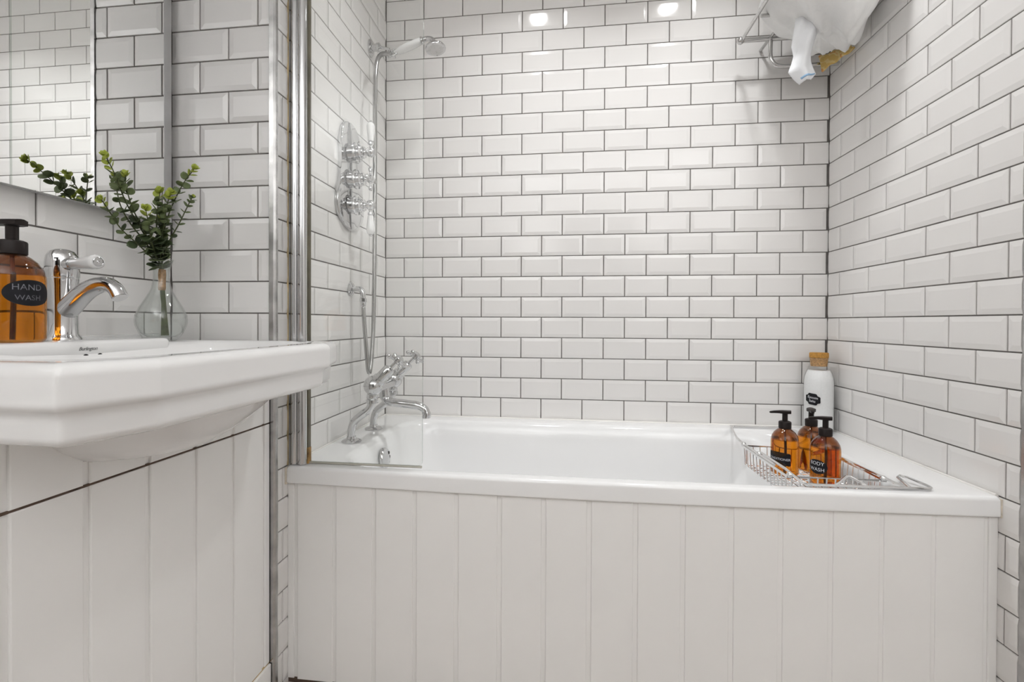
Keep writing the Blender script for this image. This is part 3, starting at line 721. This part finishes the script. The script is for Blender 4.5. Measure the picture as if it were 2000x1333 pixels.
def pump_bottle(loc, r, h, nozzle_deg, label_kind, label_deg, lines, label, group, label_z=0.30, lw=0.66, ink=None, fill=0.56):
    """nozzle/label angles: degrees in the floor plane, 0 = +x, -90 = towards the camera"""
    x, y, z = loc
    t = thing('pump_bottle', loc, label, 'bottle', group)
    hb = h * 0.735          # glass height
    prof = [(0.0, 0.001), (r * 0.86, 0.0), (r * 0.96, h * 0.012), (r, h * 0.035), (r, h * 0.50), (r * 0.985, h * 0.545), (r * 0.92, h * 0.60), (r * 0.76, h * 0.655), (r * 0.56, h * 0.695), (r * 0.42, h * 0.715), (r * 0.38, h * 0.73), (r * 0.38, hb)]
    link('glass', lathe(new_bm(), prof[:6], loc, n=40, cap=False), AMBER, t, smooth='all')
    link('shoulder', lathe(new_bm(), prof[5:], loc, n=40, cap=False), AMBER_SHADED, t, smooth='all')
    q = r - 0.0022; f = h * fill
    lp = [(0.0, 0.0045), (q * 0.88, 0.0042), (q * 0.98, h * 0.02), (q, h * 0.04)]
    for rr, hh in prof[4:]:
        if hh < f: lp.append((min(q, rr - 0.0022), hh))
    # radius where the surface cuts the profile
    for (r0, h0), (r1, h1) in zip(prof, prof[1:]):
        if h0 <= f <= h1 and h1 > h0: rc = r0 + (r1 - r0) * (f - h0) / (h1 - h0) - 0.0022
    lp.append((rc, f)); lp.append((0.0, f))
    link('liquid', lathe(new_bm(), lp, loc, n=36), LIQ, t, smooth=True)
    link('dip_tube', tube(new_bm(), [(x, y, z + h * 0.03), (x + r * 0.05, y, z + h * 0.4), (x, y, z + h * 0.72)], 0.0026, n=8), mat('dip_tube_plastic', (0.52, 0.27, 0.07), rough=0.4), t, smooth=True)
    bm = new_bm(); rc2 = r * 0.46
    lathe(bm, [(rc2 * 0.92, h * 0.715), (rc2, h * 0.722), (rc2, h * 0.815), (rc2 * 0.94, h * 0.826), (rc2 * 0.72, h * 0.835), (r * 0.22, h * 0.838)], loc, n=32)
    link('collar', bm, BLACKP, t, smooth=True)
    bm = new_bm(); lathe(bm, [(r * 0.20, h * 0.835), (r * 0.20, h * 0.945), (r * 0.24, h * 0.955)], loc, n=20)
    a = math.radians(nozzle_deg); dx, dy = math.cos(a), math.sin(a)
    link('stem', bm, BLACKP, t, smooth=True)
    # pump head: flat top with a drooping nozzle
    bm = new_bm(); hz = z + h * 0.955; L = []
    for s, hw, up, th in ((-0.42, 0.10, 0.006, 0.6), (-0.38, 0.26, 0.002, 1.0), (-0.1, 0.34, 0.0, 1.0), (0.2, 0.30, 0.0, 1.0), (0.45, 0.18, -0.003, 0.9), (0.80, 0.14, -0.010, 0.75), (1.05, 0.12, -0.020, 0.6), (1.12, 0.09, -0.028, 0.35)):
        cx, cy = x + dx * s * r, y + dy * s * r; nx, ny = -dy * hw * r, dx * hw * r
        zt = hz + h * (0.045 + up); zb = zt - h * 0.045 * th
        L.append([(cx - nx, cy - ny, zb), (cx + nx, cy + ny, zb), (cx + nx, cy + ny, zt - 0.001), (cx + nx * 0.7, cy + ny * 0.7, zt), (cx - nx * 0.7, cy - ny * 0.7, zt), (cx - nx, cy - ny, zt - 0.001)])
    link('pump_head', bridge(bm, L, True, True), BLACKP, t, smooth=True)
    if label_kind:
        lz = z + h * label_z; la = math.radians(label_deg); rl = r + 0.0004
        if label_kind == 'oval':
            ol = [(lw * r * math.cos(i * math.pi / 20), h * 0.105 * math.sin(i * math.pi / 20)) for i in range(40)]
        else:
            ol = []
            hw, hh, cr = 0.92 * r, h * 0.098, h * 0.025
            for cx, cy, a0 in ((hw - cr, hh - cr, 0), (-hw + cr, hh - cr, 90), (-hw + cr, -hh + cr, 180), (hw - cr, -hh + cr, 270)):
                ol += [(cx + cr * math.cos(math.radians(a0 + i * 18)), cy + cr * math.sin(math.radians(a0 + i * 18))) for i in range(6)]
        lb = link('label', patch(new_bm(), ol, cyl_place((x, y), rl, la, lz)), LABEL, t, smooth='all')
        for txt, size, dv, du in lines:
            pf = cyl_place((x, y), rl + 0.0004, la, lz + dv)
            link('lettering', text_bm(txt, size, lambda u, v, pf=pf, du=du: pf(u + du, v), space=1.02), ink or CHALK, lb)
    return t

pump_bottle((-0.143, -1.172, DZ + 0.0002), 0.0385, 0.1855, -172, 'oval', -6, [('HAND', 0.0125, 0.008, -0.004), ('WASH', 0.0110, -0.0075, -0.003)], 'large amber pump bottle beside the basin tap, oval black label', None, 0.40, 0.84, mat('faded_chalk', (0.15, 0.15, 0.17), rough=0.8, var=0.6, scale=90))
CB = 0.5035     # basket floor
pump_bottle((1.292, -0.405, CB), 0.0338, 0.172, 172, 'rect', -141, [('CONDITIONER', 0.0088, 0.0, 0.0)], 'amber pump bottle with rectangular black label on the left of the bath rack', 'amber pump bottles in the bath rack', 0.26)
pump_bottle((1.380, -0.361, CB), 0.0338, 0.172, -110, None, 0, [], 'unlabelled amber pump bottle at the back of the bath rack', 'amber pump bottles in the bath rack')
pump_bottle((1.356, -0.482, CB), 0.0338, 0.172, 165, 'oval', -149, [('BODY', 0.0125, 0.0080, 0.0), ('WASH', 0.0125, -0.0070, 0.0)], 'amber pump bottle with oval body wash label at the front of the bath rack', 'amber pump bottles in the bath rack', 0.28, 0.72)

# ------------------------------------------------------------------ bath rack
RACKC = mat('bright_chrome_wire', (0.80, 0.80, 0.80), rough=0.12, metal=1.0, var=0.02)
rk = thing('bath_rack', (1.315, -0.37, CB), 'chrome wire bath rack laid across the bath', 'bath rack')
RZ = 0.559
bx0, bx1, by0, by1 = 1.214, 1.424, -0.600, -0.318
bz0, bz1 = CB - 0.003, RZ - 0.006
bm = new_bm(); tube(bm, [(bx0, by0, bz1), (bx1, by0, bz1), (bx1, by1, bz1), (bx0, by1, bz1)], 0.0034, n=8, closed=True)
link('basket_rim', bm, RACKC, rk, smooth=True)
wires = []
n1 = 11
for i in range(n1):
    x = bx0 + (bx1 - bx0) * (i + 0.5) / n1
    wires.append([(x, by0, bz1), (x, by0 + 0.003, bz0 + 0.004), (x, by0 + 0.007, bz0), (x, by1 - 0.007, bz0), (x, by1 - 0.003, bz0 + 0.004), (x, by1, bz1)])
n2 = 13
for i in range(n2):
    y = by0 + (by1 - by0) * (i + 0.5) / n2
    wires.append([(bx0, y, bz1), (bx0 + 0.003, y, bz0 + 0.002), (bx0 + 0.007, y, bz0 - 0.002), (bx1 - 0.007, y, bz0 - 0.002), (bx1 - 0.003, y, bz0 + 0.002), (bx1, y, bz1)])
for wv in wires: link('wire', tube(new_bm(), wv, 0.0016, n=6), RACKC, rk, smooth=True)
# sliding end frames resting on the rims
bm = new_bm(); tube(bm, smoothpath([(bx0 + 0.004, -0.52, RZ - 0.001), (bx0 + 0.004, -0.33, RZ - 0.001), (1.222, -0.24, RZ + 0.004), (1.268, -0.066, RZ - 0.003), (1.276, -0.055, RZ - 0.003), (1.36, -0.052, RZ - 0.003), (1.445, -0.052, RZ - 0.003), (1.456, -0.062, RZ - 0.003), (1.440, -0.24, RZ + 0.004), (bx1 - 0.004, -0.33, RZ - 0.001), (bx1 - 0.004, -0.52, RZ - 0.001)], 5), 0.0034, n=8); link('back_frame', bm, RACKC, rk, smooth=True)
bm = new_bm(); tube(bm, [(bx0 + 0.010, -0.42, RZ + 0.003), (bx0 + 0.010, -0.57, RZ + 0.003), (1.222, -0.652, RZ - 0.002), (1.228, -0.662, RZ - 0.003), (1.330, -0.660, RZ - 0.003), (1.478, -0.654, RZ - 0.003), (1.486, -0.648, RZ - 0.003), (1.484, -0.640, RZ - 0.001), (1.470, -0.600, RZ + 0.004), (1.460, -0.592, RZ + 0.005), (1.452, -0.598, RZ + 0.003), (1.442, -0.652, RZ - 0.003)], 0.0034, n=8); link('front_frame', bm, RACKC, rk, smooth=True)
bm = new_bm(); tube(bm, [(bx1 - 0.010, -0.42, RZ + 0.003), (bx1 - 0.008, -0.57, RZ + 0.003), (1.428, -0.640, RZ - 0.002), (1.432, -0.656, RZ - 0.003)], 0.0034, n=8); link('front_arm', bm, RACKC, rk, smooth=True)
bm = new_bm(); tube(bm, [(1.292, -0.657, RZ - 0.002), (1.320, -0.640, RZ + 0.012), (1.328, -0.640, RZ + 0.012), (1.352, -0.656, RZ - 0.002)], 0.003, n=8); link('front_loop', bm, RACKC, rk, smooth=True)
for c in ((bx0 + 0.003, by1), (bx0 + 0.006, -0.42), (bx0 + 0.005, by0), (bx1 - 0.004, by0), (bx1 - 0.004, by1)):
    bm = new_bm(); sphere(bm, (c[0], c[1], RZ - 0.001), 0.0072, 12); link('joint_ball', bm, RACKC, rk, smooth=True)

# ------------------------------------------------------------------ salts bottle in the corner
ex, ey = 1.547, -0.062
eb = thing('salts_bottle', (ex, ey, RIM), 'tall clear glass bottle of white bath salts with cork stopper', 'bottle')
g = [(0.0, 0.001), (0.039, 0.0), (0.0430, 0.004), (0.0445, 0.012), (0.0445, 0.165), (0.0425, 0.182), (0.0370, 0.200), (0.0310, 0.212), (0.0285, 0.219), (0.0275, 0.228), (0.0275, 0.243), (0.0288, 0.2465)]
link('glass', lathe(new_bm(), g, (ex, ey, RIM + 0.0004), n=40), JARG, eb, smooth='all')
g2 = [(0.0, 0.004), (0.037, 0.0035), (0.0417, 0.008), (0.0423, 0.014), (0.0423, 0.163), (0.0403, 0.181), (0.0352, 0.197), (0.0315, 0.205), (0.0, 0.2065)]
link('salts', lathe(new_bm(), g2, (ex, ey, RIM), n=36), SALT, eb, smooth=True)
bm = new_bm(); lathe(bm, [(0.0238, 0.219), (0.0258, 0.240), (0.0266, 0.2475)], (ex, ey, RIM), n=32); st = link('cork_stopper', bm, CORK, eb, smooth=True)
bm = new_bm(); lathe(bm, [(0.0272, 0.2478), (0.0282, 0.249), (0.0282, 0.2615), (0.027, 0.2645), (0.0, 0.265)], (ex, ey, RIM), n=32); link('cork_cap', bm, CORKTOP, st, smooth=True)
ol = []
for i in range(64):
    a = 2 * math.pi * i / 64
    rr = 1.0 + 0.07 * math.cos(4 * a) + 0.05 * math.cos(8 * a + math.pi)
    c, s = math.cos(a), math.sin(a)
    ol.append((0.0225 * rr * math.copysign(abs(c) ** 0.75, c), 0.0185 * rr * math.copysign(abs(s) ** 0.75, s)))
la = math.radians(-139)
lz = 0.662
pf = cyl_place((ex, ey), 0.0449, la, lz)
lb = link('label', patch(new_bm(), ol, lambda u, v: pf(u, v - u * 0.10)), LABEL, eb, smooth='all')
pf2 = cyl_place((ex, ey), 0.0454, la, lz)
link('lettering', text_bm('Epsom', 0.0118, lambda u, v: pf2(u, v + 0.0055 - u * 0.12), shear=0.12), CHALK, lb)
link('lettering', text_bm('Salts', 0.0110, lambda u, v: pf2(u - 0.001, v - 0.0065 - u * 0.12), shear=0.12), CHALK, lb)

# ------------------------------------------------------------------ mirror
XM = -0.2456
mr = thing('wall_mirror', (XL, -1.25, 1.145), 'large rectangular wall mirror above the basin', 'mirror')
MB, MT, MY0, MY1 = 1.1453, 2.02, -1.78, -0.7815
link('cabinet_body', box(new_bm(), XL + 0.004, XM - 0.004, MY0, MY1, MB + 0.0012, MT), mat('mirror_backing', (0.50, 0.495, 0.49), rough=0.5, var=0.03), mr)
link('mirror_pane', box(new_bm(), XM - 0.0039, XM, MY0, MY1, MB, MT), MIRR, mr)
link('edge_profile', box(new_bm(), XL + 0.004, XM + 0.0006, MY1 + 0.0002, -0.7590, MB, MT, 0.0012), mat('satin_silver', (0.55, 0.55, 0.555), rough=0.38, metal=1.0, var=0.04, scale=30), mr, smooth=True)

# ------------------------------------------------------------------ vase and eucalyptus
vx, vy, vz = -0.178, -0.862, BZ + 0.0004
vs = thing('glass_vase', (vx, vy, vz), 'small clear glass bottle vase at the far corner of the basin', 'vase')
pr_ = [(0.0000, 0.0), (0.0241, 0.0), (0.0292, 0.003), (0.0396, 0.016), (0.0469, 0.034), (0.0482, 0.044), (0.0469, 0.055), (0.0404, 0.072), (0.0292, 0.092), (0.0193, 0.112), (0.0155, 0.130), (0.0151, 0.148), (0.0176, 0.164), (0.0219, 0.1755), (0.0224, 0.177)]
inn = [(0.0211, 0.1765), (0.0163, 0.164), (0.0136, 0.148), (0.0139, 0.130), (0.0176, 0.112), (0.0275, 0.092), (0.0385, 0.072), (0.0447, 0.055), (0.0458, 0.044), (0.0445, 0.034), (0.0378, 0.018), (0.0258, 0.009), (0.0000, 0.008)]
link('glass', lathe(new_bm(), pr_ + inn, (vx, vy, vz), n=48, cap=False), VASEG, vs, smooth='all')

eu = thing('eucalyptus_bunch', (vx, vy, vz + 0.010), 'bunch of green eucalyptus sprigs tied with twine in the vase', 'plant')
rnd = random.Random(11)
LEAFM = {}
def leaf_mesh(kind, m):
    key = (kind, m.name)
    if key in LEAFM: return LEAFM[key]
    bm = bmesh.new(); n = 12
    asp = (1.0, 0.86, 0.72)[kind]
    c = bm.verts.new((0, 0.95, -0.10)); ring = []; ring2 = []
    for i in range(n):
        a = 2 * math.pi * i / n
        ring.append(bm.verts.new((asp * math.sin(a), 1.0 - math.cos(a) * 1.0 + (0.12 if i == n // 2 else 0), 0.12 * abs(math.sin(a)))))
        ring2.append(bm.verts.new((0.55 * asp * math.sin(a), 1.0 - 0.55 * math.cos(a), -0.02)))
    for i in range(n):
        bm.faces.new((ring[i], ring[(i + 1) % n], ring2[(i + 1) % n], ring2[i]))
        bm.faces.new((ring2[i], ring2[(i + 1) % n], c))
    ex_ = bmesh.ops.extrude_face_region(bm, geom=list(bm.faces))
    for v in [g_ for g_ in ex_['geom'] if isinstance(g_, bmesh.types.BMVert)]: v.co.z += 0.06
    bmesh.ops.recalc_face_normals(bm, faces=bm.faces)
    me = bpy.data.meshes.new('leaf'); bm.to_mesh(me); bm.free(); me.materials.append(m)
    me.polygons.foreach_set('use_smooth', [True] * len(me.polygons))
    LEAFM[key] = me; return me
EO = Vector(ORG[eu.name])
def leaf(parent, p, d, up, size, kind, m):
    d = Vector(d).normalized(); s = d.cross(Vector(up)).normalized(); n = s.cross(d)
    o = bpy.data.objects.new('leaf', leaf_mesh(kind, m)); COL.objects.link(o); o.parent = parent
    M = Matrix(((s.x, d.x, n.x, 0), (s.y, d.y, n.y, 0), (s.z, d.z, n.z, 0), (0, 0, 0, 1))) @ Matrix.Diagonal((size, size, size, 1))
    M.translation = Vector(p) - EO
    o.matrix_local = M
def sprig(pts, start, pairs, size0, size1, bright=0.25, thin=0.0016, tipcl=2, edge=False):
    pairs = int(pairs * 1.35 + 0.5); size0 *= 1.30; size1 *= 1.22; bright *= 0.62
    path = smoothpath(pts, 10)
    rad = [thin * (1.25 - 0.75 * i / (len(path) - 1)) for i in range(len(path))]
    so = link('stem', tube(new_bm(), path, rad, n=6), STEM, eu, smooth=True)
    n = len(path)
    for k in range(pairs):
        f = start + (1 - start) * (k + 0.3) / pairs
        i = min(n - 2, int(f * (n - 1)))
        p = Vector(path[i]); t = (Vector(path[i + 1]) - p).normalized()
        _, u, v = frame_of(t)
        a = rnd.uniform(-0.5, 0.5) + (k % 2) * math.pi / 2
        size = (size0 + (size1 - size0) * k / max(1, pairs - 1)) * rnd.uniform(0.85, 1.12)
        late = k / max(1, pairs - 1)
        for s in (1, -1):
            side = (u * math.cos(a) + v * math.sin(a)) * s
            d = side + t * (0.25 + 0.7 * late) + Vector((rnd.uniform(-.25, .25), rnd.uniform(-.25, .25), rnd.uniform(-.25, .25)))
            if edge: upv = t
            else: upv = t * 0.7 + Vector((rnd.uniform(-.7, .7), rnd.uniform(-1.0, 0.1), rnd.uniform(-.3, .7)))
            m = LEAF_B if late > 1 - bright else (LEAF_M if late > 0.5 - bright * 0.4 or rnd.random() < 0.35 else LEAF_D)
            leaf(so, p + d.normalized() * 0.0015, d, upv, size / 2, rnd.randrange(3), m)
    tip = Vector(path[-1]); t = (tip - Vector(path[-3])).normalized(); _, u, v = frame_of(t)
    for j in range(tipcl * 2):
        a = j * 2 * math.pi / (tipcl * 2) + 0.4
        d = t + (u * math.cos(a) + v * math.sin(a)) * rnd.uniform(0.4, 0.9)
        leaf(so, tip, d, t + Vector((0, -0.4, 0.2)), size1 * 0.42, rnd.randrange(3), LEAF_B)
nb = Vector((vx + 0.002, vy, vz + 0.155))     # in the vase neck
def st_(x, y, z): return (x, y, z)
base = lambda j: [(vx + 0.010 + rnd.uniform(-.006, .006), vy - 0.004 + rnd.uniform(-.006, .006), vz + 0.012), (vx + 0.003 + rnd.uniform(-.003, .003), vy + rnd.uniform(-.003, .003), vz + 0.10), (nb.x + rnd.uniform(-.004, .004), nb.y + rnd.uniform(-.004, .004), nb.z)]
sprig(base(0) + [(-0.190, -0.884, 1.085), (-0.188, -0.935, 1.150), (-0.172, -0.975, 1.195), (-0.161, -1.005, 1.221)], 0.42, 10, 0.0175, 0.011, bright=0.35, tipcl=3)
sprig(base(1) + [(-0.185, -0.890, 1.090), (-0.183, -0.925, 1.140), (-0.176, -0.948, 1.180), (-0.170, -0.956, 1.200)], 0.45, 7, 0.018, 0.012, bright=0.2)
sprig(base(2) + [(-0.170, -0.866, 1.095), (-0.150, -0.870, 1.150), (-0.118, -0.872, 1.205), (-0.092, -0.872, 1.236)], 0.42, 9, 0.0165, 0.012, bright=0.28, tipcl=3)
sprig(base(3) + [(-0.162, -0.862, 1.080), (-0.135, -0.862, 1.125), (-0.113, -0.862, 1.165), (-0.104, -0.862, 1.180)], 0.45, 8, 0.012, 0.008, bright=0.0, tipcl=1, edge=True)
sprig(base(4) + [(-0.196, -0.892, 1.068), (-0.205, -0.930, 1.100), (-0.206, -0.955, 1.130), (-0.205, -0.972, 1.149)], 0.46, 7, 0.0145, 0.010, bright=0.25, tipcl=3)
sprig(base(5) + [(-0.192, -0.885, 1.078), (-0.200, -0.915, 1.115), (-0.206, -0.932, 1.150), (-0.213, -0.935, 1.192), (-0.216, -0.936, 1.207)], 0.44, 6, 0.016, 0.009, bright=0.0, tipcl=1)
sprig(base(6) + [(-0.176, -0.872, 1.075), (-0.168, -0.885, 1.120), (-0.160, -0.890, 1.155), (-0.152, -0.893, 1.185)], 0.36, 11, 0.0185, 0.012, bright=0.22, tipcl=3)
sprig(base(7) + [(-0.172, -0.890, 1.070), (-0.160, -0.912, 1.110), (-0.155, -0.925, 1.140)], 0.42, 8, 0.018, 0.012, bright=0.22, tipcl=3)
sprig(base(8) + [(-0.170, -0.872, 1.075), (-0.150, -0.885, 1.120), (-0.138, -0.890, 1.160), (-0.130, -0.890, 1.180)], 0.40, 10, 0.017, 0.012, bright=0.25, tipcl=3)
sprig(base(9) + [(-0.178, -0.868, 1.070), (-0.170, -0.872, 1.100), (-0.164, -0.875, 1.128)], 0.42, 7, 0.019, 0.014, bright=0.0)
bm = new_bm(); lathe(bm, [(0.0062, -0.045), (0.0072, -0.040), (0.0068, -0.025), (0.0074, -0.012), (0.0066, 0.0)], nb, (0.02, 0, 1), n=16); link('twine_wrap', bm, TWINE, eu, smooth=True)

# ------------------------------------------------------------------ towel rack and linen in the top right corner
tr = thing('towel_rack', (1.43, 0.0, 1.87), 'chrome wall rack above the salts corner loaded with white linen', 'towel rack')
TZ = 1.872
bm = new_bm(); tube(bm, [(1.281, -0.082, TZ), (1.45, -0.082, TZ), (1.595, -0.082, TZ)], 0.0078, n=14); link('rail', bm, CHROME2, tr, smooth=True)
bm = new_bm(); sphere(bm, (1.281, -0.082, TZ), 0.0125, 16); link('end_ball', bm, CHROME2, tr, smooth=True)
for x in (1.284, 1.375, 1.575):
    bm = new_bm(); tube(bm, [(x, -0.001, TZ + 0.004), (x, -0.10, TZ + 0.003), (x, -0.33, TZ)] if x > 1.3 else [(x, -0.082, TZ), (x, -0.33, TZ + 0.004)], 0.0052, n=10); link('side_rod', bm, CHROME2, tr, smooth=True)
bm = new_bm(); tube(bm, [(1.30, -0.20, TZ + 0.008), (1.595, -0.20, TZ + 0.008)], 0.0055, n=10); link('shelf_rod', bm, CHROME2, tr, smooth=True)
bm = new_bm(); tube(bm, [(1.284, -0.33, TZ + 0.006), (1.595, -0.33, TZ + 0.006)], 0.0055, n=10); link('shelf_rod', bm, CHROME2, tr, smooth=True)
bm = new_bm(); tube(bm, smoothpath([(1.377, -0.082, TZ), (1.376, -0.082, 1.835), (1.378, -0.082, 1.805), (1.392, -0.082, 1.784), (1.415, -0.082, 1.777), (1.45, -0.082, 1.776), (1.59, -0.082, 1.776)], 6), 0.0068, n=12); link('towel_hoop', bm, CHROME2, tr, smooth=True)

def cloth(name, fn, nu, nv, thick, m, parent=None, label=None, sub=1):
    """a sheet given by fn(s,t), closed to a slab of real thickness"""
    bm = new_bm()
    G = [[Vector(fn(i / nu, j / nv)) for j in range(nv + 1)] for i in range(nu + 1)]
    N = [[None] * (nv + 1) for _ in range(nu + 1)]
    for i in range(nu + 1):
        for j in range(nv + 1):
            du = G[min(i + 1, nu)][j] - G[max(i - 1, 0)][j]; dv = G[i][min(j + 1, nv)] - G[i][max(j - 1, 0)]
            n = du.cross(dv); N[i][j] = n.normalized() if n.length > 1e-9 else Vector((0, 0, 1))
    T = [[bm.verts.new(G[i][j] + N[i][j] * thick / 2) for j in range(nv + 1)] for i in range(nu + 1)]
    Bt = [[bm.verts.new(G[i][j] - N[i][j] * thick / 2) for j in range(nv + 1)] for i in range(nu + 1)]
    for i in range(nu):
        for j in range(nv):
            bm.faces.new((T[i][j], T[i + 1][j], T[i + 1][j + 1], T[i][j + 1]))
            bm.faces.new((Bt[i][j], Bt[i][j + 1], Bt[i + 1][j + 1], Bt[i + 1][j]))
    for j in range(nv):
        bm.faces.new((T[0][j], T[0][j + 1], Bt[0][j + 1], Bt[0][j])); bm.faces.new((T[nu][j + 1], T[nu][j], Bt[nu][j], Bt[nu][j + 1]))
    for i in range(nu):
        bm.faces.new((T[i + 1][0], T[i][0], Bt[i][0], Bt[i + 1][0])); bm.faces.new((T[i][nv], T[i + 1][nv], Bt[i + 1][nv], Bt[i][nv]))
    bmesh.ops.recalc_face_normals(bm, faces=bm.faces)
    return bm
# main heap of sheets: rests on the rack rods, bulging down towards the right wall
def sstep(a, b, x):
    t = max(0.0, min(1.0, (x - a) / (b - a))); return t * t * (3 - 2 * t)
NR, NA = 14, 72
def heap(r, a, low):
    c, sn = math.cos(a), math.sin(a)
    x = 1.446 + 0.150 * r * math.copysign(abs(c) ** 0.75, c); y = -0.250 + 0.172 * r * math.copysign(abs(sn) ** 0.8, sn)
    q = x * 0.83 - y * 0.55
    fold = 0.016 * abs(math.sin(36 * q + 3 * math.sin(14 * y))) + 0.006 * math.sin(71 * q + 9 * y + 1.0) + 0.004 * math.sin(11 * a) * r - 0.006
    if low:
        D = 0.078 + 0.097 * sstep(1.35, 1.51, x) * (0.80 + 0.35 * sstep(-0.10, -0.26, y)) - 0.035 * sstep(1.53, 1.60, x)
        z = 1.925 - D * (1 - r ** 6) + fold * (1 - r ** 8) * (0.6 + sstep(1.36, 1.5, x))
    else:
        z = 1.925 + 0.115 * (1 - r ** 4) + fold * 1.2 * (1 - r ** 8)
    return (x, y, z)
bm = new_bm(); loops = []
for i in range(1, NR + 1): loops.append([heap(i / NR, 2 * math.pi * j / NA, True) for j in range(NA)])
for i in range(NR - 1, 0, -1): loops.append([heap(i / NR, 2 * math.pi * j / NA, False) for j in range(NA)])
tag(link('white_sheet', bridge(bm, loops, True, True), CLOTH, smooth='all', origin=(1.448, -0.235, 1.80)), 'heap of crumpled white sheets piled on the towel rack', 'linen')
# bright corner of a pillow case hanging in front of the heap
ROWS = [(1.840, 1.386, 1.440), (1.817, 1.377, 1.446), (1.796, 1.373, 1.443), (1.770, 1.369, 1.435), (1.749, 1.366, 1.429), (1.721, 1.373, 1.422), (1.698, 1.368, 1.422), (1.676, 1.361, 1.427), (1.656, 1.376, 1.434), (1.640, 1.394, 1.420)]
def sleeve(s_, t):
    f = t * (len(ROWS) - 1); i = min(len(ROWS) - 2, int(f)); f -= i
    z, a, b = [ROWS[i][k] * (1 - f) + ROWS[i + 1][k] * f for k in range(3)]
    x = a + (b - a) * s_
    y = -0.250 - 0.018 * math.sin(math.pi * s_) - 0.006 * math.sin(9 * s_ + 5 * t) * (1 - 0.4 * t) + 0.10 * max(0, 0.12 - t)
    z += 0.010 * t * (s_ - 0.35)
    return (x, y, z)
slv = tag(link('white_pillowcase', cloth('s', sleeve, 20, 36, 0.005, CLOTH2), CLOTH2, smooth='all', origin=(1.40, -0.25, 1.64)), 'bright white cloth corner hanging from the rack with a blue striped hem', 'linen')
def hem(s_, t):
    f = 0.15 + 0.8 * s_
    p = sleeve(f, 0.905 + 0.035 * t - 0.05 * (f - 0.5)); return (p[0], p[1] - 0.0042, p[2])
link('blue_hem', cloth('h', hem, 12, 2, 0.002, BLUEH), BLUEH, slv, smooth='all')
def yellow(s_, t):
    x = 1.526 + 0.068 * s_; y = -0.085 - 0.055 * s_ - 0.02 * t
    z = 1.800 - (0.058 - 0.040 * s_) * t + 0.003 * math.sin(16 * s_ + 4 * t)
    return (x, y, z)
tag(link('patterned_cloth', cloth('y', yellow, 18, 8, 0.006, PRINT), PRINT, smooth='all', origin=(1.54, -0.12, 1.76)), 'yellow patterned cloth peeking out under the white sheets', 'linen')
